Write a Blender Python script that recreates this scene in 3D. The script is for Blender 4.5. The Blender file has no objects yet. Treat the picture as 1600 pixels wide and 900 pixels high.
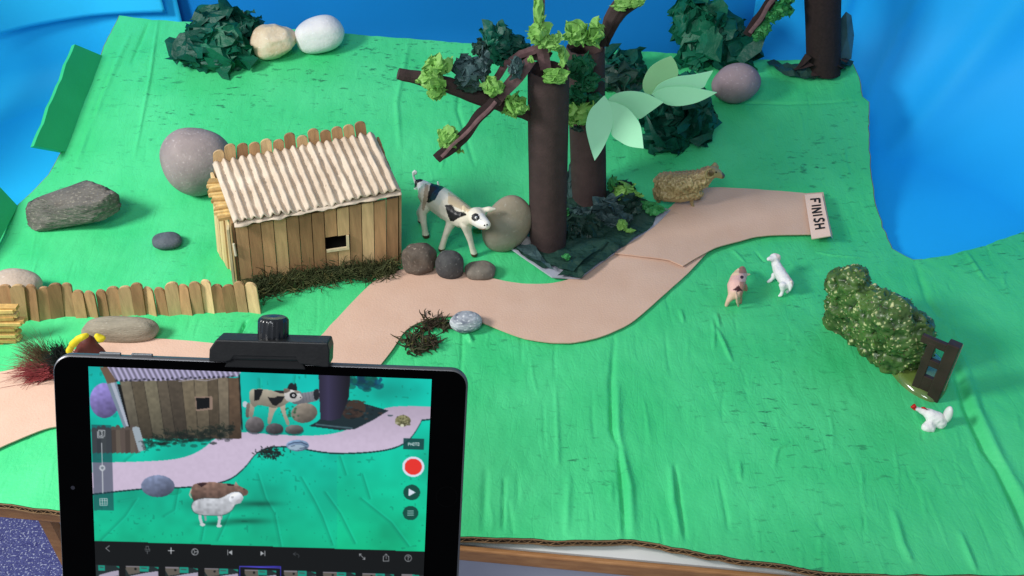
import bpy, bmesh, math, random
import numpy as np
from mathutils import Vector, Matrix, noise, geometry
random.seed(7); np.random.seed(7)
S = bpy.context.scene
COL = S.collection
# ------------------------------------------------------------ camera, world, lamps (1 unit = 10 cm)
PITCH = math.radians(38); F = 1386.0; CH = 6.0
cd = bpy.data.cameras.new('camera'); cam = bpy.data.objects.new('camera', cd); COL.objects.link(cam)
cam.location = (0, 0, CH); cam.rotation_euler = (math.pi/2-PITCH, 0, 0)
cd.sensor_width = 36; cd.lens = 36*F/1600; cd.clip_start = .05; cd.clip_end = 200
S.camera = cam
w = bpy.data.worlds.new('World'); S.world = w; w.use_nodes = True
w.node_tree.nodes['Background'].inputs[0].default_value = (.80, .90, 1, 1)
w.node_tree.nodes['Background'].inputs[1].default_value = .36
def lamp(name, loc, tgt, size, sizey, power, col):
    l = bpy.data.lights.new(name, 'AREA'); l.shape = 'RECTANGLE'; l.size = size; l.size_y = sizey
    l.energy = power; l.color = col
    o = bpy.data.objects.new(name, l); COL.objects.link(o); o.location = loc
    o.rotation_euler = (Vector(tgt)-Vector(loc)).to_track_quat('-Z', 'Y').to_euler()
lamp('window_light', (-10.5, 3.6, 8.5), (0, 8.5, 0), 3.0, 3.0, 1720, (1, .98, .94))
lamp('fill_light', (-2.5, -3, 11), (0, 8.5, 0), 4.5, 3.5, 700, (.93, .97, 1))  # added soft fill from the front and above
S.view_settings.view_transform = 'Standard'; S.view_settings.look = 'None'
S.view_settings.exposure = 0; S.view_settings.gamma = 1

# ------------------------------------------------------------ camera geometry helpers
SA, CA = math.sin(PITCH), math.cos(PITCH)
def ray(px, py):
    dx = (px-800)/F; dy = (450-py)/F
    return Vector((dx, CA+dy*SA, -SA+dy*CA))
def hgt(x, y):
    t = max(0, y-8.5)
    z = .30*(math.sqrt(t*t+.25)-.5)
    q = x-4.15-.12*(y-6)                       # right-hand flap of the board rises gently
    if q > 0 and y < 9: z += .10*q
    return z
def G(px, py, off=0.):
    d = ray(px, py); lo, hi = .5, 60.
    for i in range(48):
        m = (lo+hi)/2
        if CH+d.z*m > hgt(d.x*m, d.y*m)+off: lo = m
        else: hi = m
    return Vector((d.x*lo, d.y*lo, CH+d.z*lo))
def W(px, py, y):
    d = ray(px, py); t = y/d.y
    return Vector((d.x*t, y, CH+d.z*t))
def Zp(px, py, z):
    d = ray(px, py); t = (z-CH)/d.z
    return Vector((d.x*t, d.y*t, z))
def OnP(px, py, p, n):
    d = ray(px, py); o = Vector((0, 0, CH)); t = (p-o).dot(n)/d.dot(n)
    return o+d*t
def ppu(p): return F/(p.y*CA-(p.z-CH)*SA)
def proj(p):
    v = np.asarray(p, float).reshape(-1, 3)
    dep = v[:, 1]*CA-(v[:, 2]-CH)*SA; up = v[:, 1]*SA+(v[:, 2]-CH)*CA
    return 800+F*v[:, 0]/dep, 450-F*up/dep
def lin(c):
    return tuple(((x/255)/12.92 if x/255 <= .04045 else ((x/255+.055)/1.055)**2.4) for x in c)

# ------------------------------------------------------------ materials
def mat(name, c1, c2=None, scale=6., rough=.6, bump=0., bscale=40., spec=.3, stretch=(1, 1, 1), metal=0., c3=None, c3t=.62,
        attr=None, sub=0., c3w=.05, coat=0., bdist=.02, detail=6., trans=0.):
    m = bpy.data.materials.new(name); m.use_nodes = True; nt = m.node_tree; N = nt.nodes; L = nt.links
    b = N['Principled BSDF']; b.inputs['Roughness'].default_value = rough; b.inputs['Metallic'].default_value = metal
    b.inputs['Specular IOR Level'].default_value = spec; b.inputs['Coat Weight'].default_value = coat
    if coat: b.inputs['Coat Roughness'].default_value = .12
    tc = N.new('ShaderNodeTexCoord'); mp = N.new('ShaderNodeMapping'); mp.inputs['Scale'].default_value = stretch
    L.new(tc.outputs['Object'], mp.inputs[0])
    col = None
    if attr:
        a = N.new('ShaderNodeAttribute'); a.attribute_name = attr; col = a.outputs['Color']
    else:
        c2 = c2 or tuple(x*.8 for x in c1)
        n1 = N.new('ShaderNodeTexNoise'); n1.inputs['Scale'].default_value = scale; n1.inputs['Detail'].default_value = detail
        L.new(mp.outputs[0], n1.inputs['Vector'])
        mx = N.new('ShaderNodeMix'); mx.data_type = 'RGBA'
        r = N.new('ShaderNodeMapRange'); r.inputs[1].default_value = .3; r.inputs[2].default_value = .7
        L.new(n1.outputs[0], r.inputs[0]); L.new(r.outputs[0], mx.inputs[0])
        mx.inputs[6].default_value = (*c1, 1); mx.inputs[7].default_value = (*c2, 1); col = mx.outputs[2]
    if c3:
        n3 = N.new('ShaderNodeTexNoise'); n3.inputs['Scale'].default_value = scale*3.1 if c3w < .1 else (26 if c3w > .155 else 2.6); n3.inputs['Detail'].default_value = 5
        L.new(mp.outputs[0], n3.inputs['Vector'])
        r3 = N.new('ShaderNodeMapRange'); r3.inputs[1].default_value = c3t; r3.inputs[2].default_value = c3t+c3w
        L.new(n3.outputs[0], r3.inputs[0]); m3 = N.new('ShaderNodeMix'); m3.data_type = 'RGBA'
        L.new(r3.outputs[0], m3.inputs[0]); L.new(col, m3.inputs[6]); m3.inputs[7].default_value = (*c3, 1); col = m3.outputs[2]
    L.new(col, b.inputs['Base Color'])
    if bump:
        nb = N.new('ShaderNodeTexNoise'); nb.inputs['Scale'].default_value = bscale; nb.inputs['Detail'].default_value = 8
        L.new(mp.outputs[0], nb.inputs['Vector']); bp = N.new('ShaderNodeBump')
        bp.inputs['Strength'].default_value = bump; bp.inputs['Distance'].default_value = bdist
        L.new(nb.outputs[0], bp.inputs['Height']); L.new(bp.outputs[0], b.inputs['Normal'])
    if trans:
        tr = N.new('ShaderNodeBsdfTranslucent'); L.new(col, tr.inputs[0]); ms = N.new('ShaderNodeMixShader')
        ms.inputs[0].default_value = trans; out = N['Material Output']
        L.new(b.outputs[0], ms.inputs[1]); L.new(tr.outputs[0], ms.inputs[2]); L.new(ms.outputs[0], out.inputs[0])
    return m

# ------------------------------------------------------------ object helpers
ORG = {}
def tag(o, label=None, cat=None, group=None, kind=None):
    if label: o['label'] = label
    if cat: o['category'] = cat
    if group: o['group'] = group
    if kind: o['kind'] = kind
    return o
def thing(name, loc, label, cat, group=None):
    o = bpy.data.objects.new(name, None); o.empty_display_size = .1; COL.objects.link(o); o.location = loc
    ORG[o] = Vector(loc); return tag(o, label, cat, group)
def mk(name, V, Fs, m, parent=None, origin=None, smooth=True, cols=None, mats=None, mi=None):
    """V in world coordinates; stored relative to the parent's (or own) origin."""
    o_ = ORG[parent] if parent is not None else Vector(origin if origin is not None else (0, 0, 0))
    me = bpy.data.meshes.new(name)
    A = np.array([tuple(v) for v in V], dtype=float)-np.array(o_)
    me.from_pydata(A.tolist(), [], [tuple(f) for f in Fs])
    me.materials.append(m)
    if mats:
        for x in mats: me.materials.append(x)
    if mi is not None: me.polygons.foreach_set('material_index', np.array(mi, dtype=np.int32))
    me.polygons.foreach_set('use_smooth', np.full(len(me.polygons), bool(smooth)))
    if cols is not None:
        ca = me.color_attributes.new('col', 'FLOAT_COLOR', 'POINT')
        c = np.ones((len(V), 4)); c[:, :3] = cols; ca.data.foreach_set('color', c.ravel())
    me.update()
    o = bpy.data.objects.new(name, me); COL.objects.link(o)
    if parent is not None: o.parent = parent; ORG[o] = ORG[parent]
    else: o.location = o_; ORG[o] = o_
    return o
class M:
    """collects geometry in world space"""
    def __init__(s): s.v = []; s.f = []; s.c = []
    def add(s, v, f, c=None):
        k = len(s.v); s.v += [Vector(x) for x in v]; s.f += [tuple(i+k for i in q) for q in f]
        s.c += [c or (1, 1, 1)]*len(v)
    def box(s, o, X, Y, Z, c=None):
        o = Vector(o); X = Vector(X); Y = Vector(Y); Z = Vector(Z)
        s.add([o, o+X, o+X+Y, o+Y, o+Z, o+X+Z, o+X+Y+Z, o+Y+Z],
              [(0, 3, 2, 1), (4, 5, 6, 7), (0, 1, 5, 4), (1, 2, 6, 5), (2, 3, 7, 6), (3, 0, 4, 7)], c)
    def prism(s, pts, ext, c=None):
        n = len(pts); ext = Vector(ext)
        v = [Vector(p) for p in pts]+[Vector(p)+ext for p in pts]
        s.add(v, [tuple(range(n))[::-1], tuple(range(n, 2*n))]+[(i, (i+1) % n, n+(i+1) % n, n+i) for i in range(n)], c)
    def tube(s, pts, rads, n=8, c=None, flat=1., cap=True, up=None):
        pts = [Vector(p) for p in pts]; k = len(pts); V = []; Fs = []
        if not hasattr(rads, '__len__'): rads = [rads]*k
        pa = None
        for i in range(k):
            t = (pts[min(i+1, k-1)]-pts[max(i-1, 0)]).normalized()
            a = pa if pa is not None else (Vector(up) if up is not None else (Vector((0, 0, 1)) if abs(t.z) < .9 else Vector((1, 0, 0))))
            a = (a-t*a.dot(t)).normalized(); pa = a; b = t.cross(a)
            for j in range(n):
                q = 2*math.pi*j/n; V.append(pts[i]+a*math.cos(q)*rads[i]*flat+b*math.sin(q)*rads[i])
        for i in range(k-1):
            for j in range(n): Fs.append((i*n+j, i*n+(j+1) % n, (i+1)*n+(j+1) % n, (i+1)*n+j))
        if cap: Fs += [tuple(range(n))[::-1], tuple((k-1)*n+j for j in range(n))]
        s.add(V, Fs, c)
    def build(s, name, m, parent=None, origin=None, smooth=False, cols=False):
        return mk(name, s.v, s.f, m, parent, origin, smooth, s.c if cols else None)
def soft(o, ang=40):
    me = o.data
    me.polygons.foreach_set('use_smooth', np.full(len(me.polygons), True))
    if hasattr(me, 'set_sharp_from_angle'): me.set_sharp_from_angle(angle=math.radians(ang))
    return o
def bev(o, wd=.01, seg=2):
    b = o.modifiers.new('bevel', 'BEVEL'); b.width = wd; b.segments = seg; b.limit_method = 'ANGLE'; return o
def catmull(P, n=6, closed=False):
    P = [np.array(p, float) for p in P]; out = []; k = len(P)
    for i in range(k if closed else k-1):
        g = lambda j: P[j % k] if closed else P[max(0, min(k-1, j))]
        a, b, c, d = g(i-1), g(i), g(i+1), g(i+2)
        for t in np.linspace(0, 1, n, endpoint=False):
            out.append(.5*((2*b)+(-a+c)*t+(2*a-5*b+4*c-d)*t*t+(-a+3*b-3*c+d)*t**3))
    if not closed: out.append(P[-1])
    return [tuple(p) for p in out]
def inpoly(X, Y, P):
    r = np.zeros(np.shape(X), bool); n = len(P)
    for i in range(n):
        x1, y1 = P[i]; x2, y2 = P[(i+1) % n]
        if y1 == y2: continue
        c = ((y1 > Y) != (y2 > Y)) & (X < (x2-x1)*(Y-y1)/(y2-y1)+x1); r ^= c
    return r
def fill2d(outline, step):
    """outline in world XY -> triangulated points"""
    P = np.array(outline); x0, y0 = P.min(0); x1, y1 = P.max(0)
    gx, gy = np.meshgrid(np.arange(x0+step/2, x1, step), np.arange(y0+step/2, y1, step))
    gx = gx.ravel()+(np.random.rand(gx.size)-.5)*step*.3; gy = gy.ravel()+(np.random.rand(gy.size)-.5)*step*.3
    k = inpoly(gx, gy, outline)
    d = np.full(gx.shape, 9e9)
    for p in outline: d = np.minimum(d, (gx-p[0])**2+(gy-p[1])**2)
    k &= d > (step*.45)**2
    pts = [Vector((a, b)) for a, b in outline]+[Vector((a, b)) for a, b in zip(gx[k], gy[k])]
    n = len(outline)
    r = geometry.delaunay_2d_cdt(pts, [(i, (i+1) % n) for i in range(n)], [list(range(n))], 1, 1e-5)
    return np.array([tuple(v) for v in r[0]]), [tuple(f) for f in r[2]]
def densify(P, d):
    out = []
    for i in range(len(P)):
        a = np.array(P[i], float); b = np.array(P[(i+1) % len(P)], float); k = max(1, int(np.linalg.norm(b-a)/d))
        out += [tuple(a+(b-a)*j/k) for j in range(k)]
    return out

# ------------------------------------------------------------ blue paper backdrop (sky)
BLUE = lambda n, k=1., k2=.97: mat(n, (.014*k, .48*k, .98*k), (.014*k*k2, .465*k*k2, .97*k*k2), scale=.5, rough=.62, spec=.25, bump=.05, bscale=25)
def curtain(name, contour, mm, zlo, zhi, curl, bulge, label, folds=(), lean=0., flat=4.5):
    C_ = catmull(contour, 14); V = []; Fs = []; nv = 44
    seg = np.array(C_); tl = len(C_)
    for i, (x, y) in enumerate(C_):
        a = seg[max(i-1, 0)]; b = seg[min(i+1, tl-1)]; t = (b-a)/np.linalg.norm(b-a); n = np.array([t[1], -t[0]])  # toward the viewer
        for j in range(nv):
            s = j/(nv-1)
            if curl:
                R = curl; L1 = flat
                tot = L1+R*math.pi/2+(zhi-zlo-R); q = (s*tot) if False else (L1*s/.25 if s < .25 else L1+(tot-L1)*((s-.25)/.75)**1.5)
                if q < L1: e = R+L1-q; z = zlo
                elif q < L1+R*math.pi/2:
                    an = (q-L1)/R; e = R-R*math.sin(an); z = zlo+R-R*math.cos(an)
                else: e = 0; z = zlo+R+(q-L1-R*math.pi/2)
            else: e = 0; z = zlo+(zhi-zlo)*s
            e += lean*max(0, z)
            wv = bulge*noise.noise(Vector((x*.35, y*.35, z*.3)))*min(1, max(0, (z-zlo)*1.5))
            for (fx, fz, sl, am, wd) in folds:
                dd = (x+y*.0)-(fx+sl*(z-fz)); wv += am*math.exp(-(dd/wd)**2)
            V.append((x+n[0]*(e+wv), y+n[1]*(e+wv), z))
    for i in range(tl-1):
        for j in range(nv-1): Fs.append((i*nv+j, (i+1)*nv+j, (i+1)*nv+j+1, i*nv+j+1))
    o = mk(name, V, Fs, mm, origin=(seg[:, 0].mean(), seg[:, 1].mean(), zlo)); tag(o, label, None, None, 'structure')
    o.modifiers.new('thickness', 'SOLIDIFY').thickness = .012
    return o
b1 = BLUE('sky blue paper'); b0 = mat('sky blue upper left', (.03, .62, 1), (.03, .60, .98), scale=.5, rough=.6); b2 = mat('sky blue paper with painted shade', (.004, .23, .62), (.004, .20, .56), scale=.4, rough=.62, spec=.2)  # b2: shade on the middle sheet is put into its blue
curtain('sky', [(-5.25, 13.15), (-6.4, 12.95), (-7.5, 12.1), (-8.1, 10.2), (-8.3, 7)][::-1], b0, 1.02, 3.6, 0, .12, 'upper left sheet of bright blue backdrop paper')
curtain('sky', [(-5.1, 13.35), (-6.5, 13.1), (-7.7, 12.2), (-8.3, 10.2), (-8.45, 6)][::-1], mat('sky blue low', (.02, .56, .96), (.02, .54, .95), scale=.5, rough=.6), -.10, 1.7, .5, .06, 'lower left sheet of blue backdrop paper beneath the seam', flat=2.6)
curtain('sky', [(-5.9, 13.75), (-3, 13.45), (0, 13.3), (3.0, 13.1), (4.2, 13.0)], b2, -.10, 6, 0, .2, 'middle sheet of blue backdrop paper behind the trees with shade put into its colour', lean=.05)
curtain('sky', [(3.55, 12.75), (4.4, 12.65), (5.3, 12.5), (6.3, 11.9), (7.4, 10.6), (8.3, 8.8), (8.8, 6.0)], b1, -.105, 6, 1.5, .30,
        'right sheet of bright blue backdrop paper curling under the board', folds=((6.5, 1, .25, .22, .22), (7.6, 2, -.2, .3, .35), (5.7, 1.5, .22, .05, .05), (7.9, 1.0, -.6, .30, .16), (4.9, 2, .1, .04, .06)), flat=4.2)

# ------------------------------------------------------------ floor, table
car = mat('blue carpet', lin((82, 84, 150)), lin((112, 116, 178)), scale=9, rough=1, c3=lin((215, 220, 245)), c3t=.57, bump=.8, bscale=30, bdist=.1)
fv = [(-14, -4, -7), (14, -4, -7), (14, 16, -7), (-14, 16, -7)]
tag(mk('floor', fv, [(0, 1, 2, 3)], car, origin=(0, 6, -7)), 'flecked blue carpet under the table', None, None, 'structure')
wood = mat('table wood', lin((176, 128, 84)), lin((150, 104, 66)), scale=4, rough=.45, stretch=(1, 6, 6), bump=.15, bscale=20)
lam = mat('white laminate', (.72, .72, .70), (.66, .66, .65), scale=2, rough=.35)
pan = mat('grey white panel', (.5, .5, .58), (.46, .46, .54), scale=1, rough=.6)
ZT = -.13
FL = Zp(-260, 761, ZT); FR = Zp(1700, 941, ZT)
tdir = (FR-FL).normalized(); tb = Vector((-tdir.y, tdir.x, 0))
tb0 = thing('table', FL+tb*3+tdir*4+Vector((0, 0, -6.87)), 'white topped school table with brown wooden edge carrying the green board', 'table')
m = M(); m.box(FL+Vector((0, 0, -.14))+tb*.012, tdir*13, tb*7, (0, 0, .14)); m.build('tabletop', lam, tb0)
m = M(); m.box(FL+Vector((0, 0, -.15)), tdir*13, -tb*.05, (0, 0, .152)); bev(m.build('edge_strip', wood, tb0), .015)
LX = (Zp(24, 789, ZT)-FL).dot(tdir)
for (sx, sy) in ((LX, .12), (12.3, .12), (LX, 6.4), (12.3, 6.4)):
    p = FL+tdir*sx+tb*sy; m = M(); m.box(p+Vector((0, 0, -6.87)), tdir*.11, tb*.16, (0, 0, 6.72)); m.build('leg', wood, tb0)
m = M(); m.box(FL+tdir*(LX+.115)+tb*.20+Vector((0, 0, -6.2)), tdir*(12.18-LX), tb*.05, (0, 0, 6.04)); m.build('modesty_panel', pan, tb0)

# ------------------------------------------------------------ green painted cardboard (ground)
BP = [(-60, 397), (30, 319), (76, 273), (98, 233), (157, 87), (163, 72), (187, 24), (247, 32), (310, 35), (420, 43), (600, 57), (742, 69), (944, 77),
      (1062, 84), (1181, 93), (1257, 93), (1330, 94), (1342, 122), (1347, 151), (1357, 160), (1357, 201), (1359, 261), (1368, 322),
      (1376, 345), (1394, 388), (1427, 406), (1483, 399), (1539, 383), (1600, 361), (1720, 325), (1800, 500), (1800, 905), (1600, 899),
      (1473, 898), (1373, 897), (1290, 893), (1230, 883), (1140, 870), (1124, 867), (1031, 850), (994, 843), (975, 841), (907, 844), (813, 842),
      (720, 838), (400, 815), (90, 797), (0, 785), (-160, 768), (-150, 560)]
BW = [G(*p).xy for p in BP]
out = densify([tuple(p) for p in BW], .09)
out = [(x+.018*noise.noise(Vector((x*9, y*9, 3))), y+.018*noise.noise(Vector((x*9, y*9, 8)))) for x, y in out]
gv, gf = fill2d(out, .062)
bm = bmesh.new(); bvs = [bm.verts.new((x, y, 0)) for x, y in gv]
for f in gf:
    try: bm.faces.new([bvs[i] for i in f])
    except ValueError: pass
bmesh.ops.subdivide_edges(bm, edges=bm.edges[:], cuts=1, use_grid_fill=True)
bmesh.ops.subdivide_edges(bm, edges=bm.edges[:], cuts=1, use_grid_fill=True)
CRE = [  # px polyline, amplitude, width
 ([(960, 530), (955, 600), (957, 670), (968, 700), (974, 780), (978, 842)], -.045, .035),
 ([(965, 600), (966, 690), (985, 760), (990, 842)], .04, .05),
 ([(1055, 722), (1062, 780), (1072, 845)], -.03, .025), ([(1048, 725), (1052, 780), (1062, 840)], .035, .04),
 ([(1488, 560), (1512, 640), (1540, 700), (1563, 733), (1590, 790), (1625, 880)], -.07, .06),
 ([(1500, 560), (1525, 640), (1560, 715), (1610, 800)], .05, .08),
 ([(1123, 742), (1135, 800), (1139, 830)], -.02, .02), ([(1120, 515), (1132, 540), (1143, 566)], .035, .025),
 ([(1113, 500), (1116, 520), (1115, 548)], .025, .02), ([(1063, 485), (1068, 505)], .03, .025), ([(1119, 490), (1124, 512)], .03, .02),
 ([(1396, 795), (1410, 850), (1425, 880)], .035, .04), ([(1500, 830), (1515, 870), (1525, 893)], .03, .03),
 ([(723, 500), (722, 545), (720, 600)], -.02, .02), ([(730, 522), (737, 535)], .05, .03),
 ([(788, 745), (786, 830)], -.025, .02), ([(868, 600), (872, 700), (872, 730)], .02, .025),
 ([(890, 740), (885, 835)], .02, .04), ([(760, 730), (755, 835)], -.02, .04),
 ([(150, 95), (120, 180), (98, 232)], .03, .05), ([(180, 90), (150, 170), (130, 240)], -.02, .05), ([(205, 50), (160, 150), (118, 260)], .03, .05),
 ([(247, 32), (235, 120), (210, 245)], .03, .03), ([(232, 35), (205, 100)], -.03, .04), ([(640, 60), (620, 160), (625, 230)], .03, .05), ([(725, 75), (715, 170), (742, 260)], -.03, .04),
 ([(700, 190), (690, 265)], .03, .03), ([(1061, 84), (1063, 105)], -.03, .03), ([(1120, 158), (1230, 161), (1340, 158)], -.022, .03),
 ([(385, 500), (371, 528)], -.06, .018), ([(1275, 395), (1300, 400), (1350, 403)], .02, .02),
 ([(1145, 390), (1165, 410)], .02, .02), ([(1430, 410), (1450, 470), (1470, 500)], -.03, .05), ([(1510, 395), (1540, 440)], .025, .03),
 ([(1180, 392), (1196, 410)], -.025, .018), ([(1235, 690), (1215, 700), (1209, 730)], .02, .02), ([(1156, 720), (1157, 750)], .025, .02)]
for k in range(230):
    x = random.uniform(0, 1600); y = random.uniform(430, 880) if random.random() < .75 else random.uniform(80, 430)
    L_ = random.uniform(15, 75)*(.5+y/900); sl = (x-800)/2600+random.uniform(-.18, .18)
    CRE.append(([(x, y), (x+sl*L_*.5+random.uniform(-3, 3), y+L_*.5), (x+sl*L_, y+L_)], random.choice((-1, 1))*random.uniform(.005, .013), random.uniform(.010, .020)))
CW = [(np.array([tuple(G(*p).xy) for p in pl]), a*.85, wd*.68) for pl, a, wd in CRE]
def crease(X, Y):
    z = np.zeros(len(X))
    for pl, a, wd in CW:
        x0, y0 = pl.min(0)-.3; x1, y1 = pl.max(0)+.3
        k = np.where((X > x0) & (X < x1) & (Y > y0) & (Y < y1))[0]
        if not len(k): continue
        best = np.full(len(k), 9.); endf = np.ones(len(k)); tot = len(pl)-1
        for i in range(tot):
            A = pl[i]; B = pl[i+1]; AB = B-A; px = X[k]-A[0]; py = Y[k]-A[1]
            t = np.clip((px*AB[0]+py*AB[1])/(AB@AB), 0, 1); d = np.hypot(px-t*AB[0], py-t*AB[1]); u = (i+t)/tot
            sel = d < best; best[sel] = d[sel]; endf[sel] = (4*u*(1-u))[sel]**.5
        z[k] += a*np.exp(-(best/wd)**2)*np.maximum(endf, .15)
    return z
co = np.array([v.co[:] for v in bm.verts]); cz = crease(co[:, 0], co[:, 1])
def wob(x, y):
    return .018*noise.noise(Vector((x*.9, y*.5, 1)))+.006*noise.noise(Vector((x*3.6, y*1.3, 5)))+.0045*noise.noise(Vector((x*11, y*5, 9)))
for i, v in enumerate(bm.verts):
    x, y = v.co.x, v.co.y; v.co.z = hgt(x, y)+cz[i]+wob(x, y)
me = bpy.data.meshes.new('ground'); bm.to_mesh(me); bm.free()
me.polygons.foreach_set('use_smooth', np.full(len(me.polygons), True))
# paint: two greens with brush streaks and thin scuffs where the card shows through
gm = mat('green poster paint', (.044, .54, .185), (.078, .63, .245), scale=1.3, rough=.5, spec=.35, bump=.45, bscale=30, bdist=.010, detail=10)
nt = gm.node_tree; N = nt.nodes; L = nt.links
tc = N.new('ShaderNodeTexCoord'); mp = N.new('ShaderNodeMapping'); mp.inputs['Scale'].default_value = (5, 13, 5); mp.inputs['Rotation'].default_value = (0, 0, .12)
L.new(tc.outputs['Object'], mp.inputs[0]); n1 = N.new('ShaderNodeTexNoise'); n1.inputs['Scale'].default_value = 1.2; n1.inputs['Detail'].default_value = 9; n1.inputs['Roughness'].default_value = .66
L.new(mp.outputs[0], n1.inputs[0]); r1 = N.new('ShaderNodeMapRange'); r1.inputs[1].default_value = .575; r1.inputs[2].default_value = .65; L.new(n1.outputs[0], r1.inputs[0])
n2 = N.new('ShaderNodeTexNoise'); n2.inputs['Scale'].default_value = .55; n2.inputs['Detail'].default_value = 2; L.new(tc.outputs['Object'], n2.inputs[0])
r2 = N.new('ShaderNodeMapRange'); r2.inputs[1].default_value = .45; r2.inputs[2].default_value = .68; L.new(n2.outputs[0], r2.inputs[0])
mu = N.new('ShaderNodeMath'); mu.operation = 'MULTIPLY'; L.new(r1.outputs[0], mu.inputs[0]); L.new(r2.outputs[0], mu.inputs[1])
mu2 = N.new('ShaderNodeMath'); mu2.operation = 'MULTIPLY'; mu2.inputs[1].default_value = .85; L.new(mu.outputs[0], mu2.inputs[0])
bs = N['Principled BSDF']; src = bs.inputs['Base Color'].links[0].from_socket
mx = N.new('ShaderNodeMix'); mx.data_type = 'RGBA'; L.new(mu2.outputs[0], mx.inputs[0]); L.new(src, mx.inputs[6]); mx.inputs[7].default_value = (.012, .12, .06, 1)
L.new(mx.outputs[2], bs.inputs['Base Color'])
# fine stretched wrinkles of the paint skin
mpw = N.new('ShaderNodeMapping'); mpw.inputs['Scale'].default_value = (3.2, .8, 1); mpw.inputs['Rotation'].default_value = (0, 0, .1); L.new(tc.outputs['Object'], mpw.inputs[0])
nw = N.new('ShaderNodeTexNoise'); nw.inputs['Scale'].default_value = 1.6; nw.inputs['Detail'].default_value = 5; nw.inputs['Distortion'].default_value = .8; L.new(mpw.outputs[0], nw.inputs[0])
ab = N.new('ShaderNodeMath'); ab.operation = 'SUBTRACT'; ab.inputs[1].default_value = .5; L.new(nw.outputs[0], ab.inputs[0])
ab2 = N.new('ShaderNodeMath'); ab2.operation = 'ABSOLUTE'; L.new(ab.outputs[0], ab2.inputs[0])
ab3 = N.new('ShaderNodeMapRange'); ab3.inputs[1].default_value = 0; ab3.inputs[2].default_value = .035; L.new(ab2.outputs[0], ab3.inputs[0])
bw = N.new('ShaderNodeBump'); bw.inputs['Strength'].default_value = .16; bw.inputs['Distance'].default_value = .012; L.new(ab3.outputs[0], bw.inputs['Height'])
old = bs.inputs['Normal'].links[0].from_node; L.new(bw.outputs[0], old.inputs['Normal'])
# broad brush variation
n4 = N.new('ShaderNodeTexNoise'); n4.inputs['Scale'].default_value = .28; n4.inputs['Detail'].default_value = 4; L.new(tc.outputs['Object'], n4.inputs[0])
me.materials.append(gm)
ground = bpy.data.objects.new('ground', me); COL.objects.link(ground); ORG[ground] = Vector((0, 0, 0))
tag(ground, 'green painted corrugated cardboard board with creases', None, None, 'structure')
# cut edge of the corrugated card
card = mat('raw cardboard', lin((150, 118, 84)), lin((122, 96, 68)), scale=8, rough=.9, bump=.3, bscale=40)
cdark = mat('cardboard core', lin((70, 52, 36)), lin((50, 38, 26)), scale=8, rough=.9)
oz = crease(np.array([p[0] for p in out]), np.array([p[1] for p in out]))
TH = .062
V = []; Fs = []; n = len(out)
cx_ = sum(p[0] for p in out)/n; cy_ = sum(p[1] for p in out)/n
top = [Vector((p[0], p[1], hgt(*p)+oz[i]+wob(*p)-.004)) for i, p in enumerate(out)]
for t in top: V += [t, t-Vector((0, 0, TH))]
for i in range(n): j = (i+1) % n; Fs.append((2*i, 2*j, 2*j+1, 2*i+1))
mk('cut_edge', V, Fs, cdark, ground, smooth=False)
m = M(); acc = 0; last = None; flip = 0
for i in range(n):
    a = top[i]; b = top[(i+1) % n]; d = b-a; nn = Vector((d.y, -d.x, 0)).normalized()
    if nn.dot(Vector((a.x-cx_, a.y-cy_, 0))) < 0: nn = -nn
    a2 = a+nn*.004; b2 = b+nn*.004
    for dz, hh in ((0, .010), (-TH+.010, .012)):
        m.box(a2+Vector((0, 0, dz-hh)), b2-a2, nn*.006, (0, 0, hh))
    if a.y < 6.5:
        k = max(1, int(d.length/.035))
        for q in range(k):
            p = a2+(b2-a2)*q/k; r = a2+(b2-a2)*(q+1)/k; flip ^= 1
            z0, z1 = (-.012, -TH+.008) if flip else (-TH+.008, -.012)
            m.tube([p+Vector((0, 0, z0)), r+Vector((0, 0, z1))], .0042, 4)
o = m.build('liner', card, ground)
# underside
# upright flaps on the left
fg = mat('green paint flap', (.035, .47, .17), (.045, .53, .20), scale=1.5, rough=.5, bump=.3, bscale=20, bdist=.01)
def flap(hinge, outer, label):
    a, b = [G(*p) for p in hinge]; n = (b-a).normalized(); pn = Vector((-n.y, n.x, 0))
    if pn.x > 0: pn = -pn
    # plane tilted outwards: contains hinge, leans
    up = (Vector((0, 0, 1))+pn*.45).normalized(); nrm = n.cross(up).normalized()
    c, d = [OnP(*p, a, nrm) for p in outer]
    m = M(); th = nrm*.06*(1 if nrm.x < 0 else -1)
    K = 14; vt = []
    for i in range(K+1):
        s = i/K
        vt.append((a.lerp(b, s), d.lerp(c, s)+up*.03*noise.noise(Vector((s*7, 2, 0)))))
    for i in range(K):
        (p0, q0), (p1, q1) = vt[i], vt[i+1]; m.box(p0, p1-p0, th, q0-p0) if False else m.prism([p0, p1, q1, q0], th)
    o = m.build('flap', fg, ground); tag(o, label); return a, b, c, d, th
r_ = flap([(160, 87), (103, 237)], [(53, 228), (117, 69)], 'folded up cardboard flap on the far left edge')
flap([(28, 322), (-40, 450)], [(-80, 330), (-4, 288)], 'folded up cardboard flap at the left margin')

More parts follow.
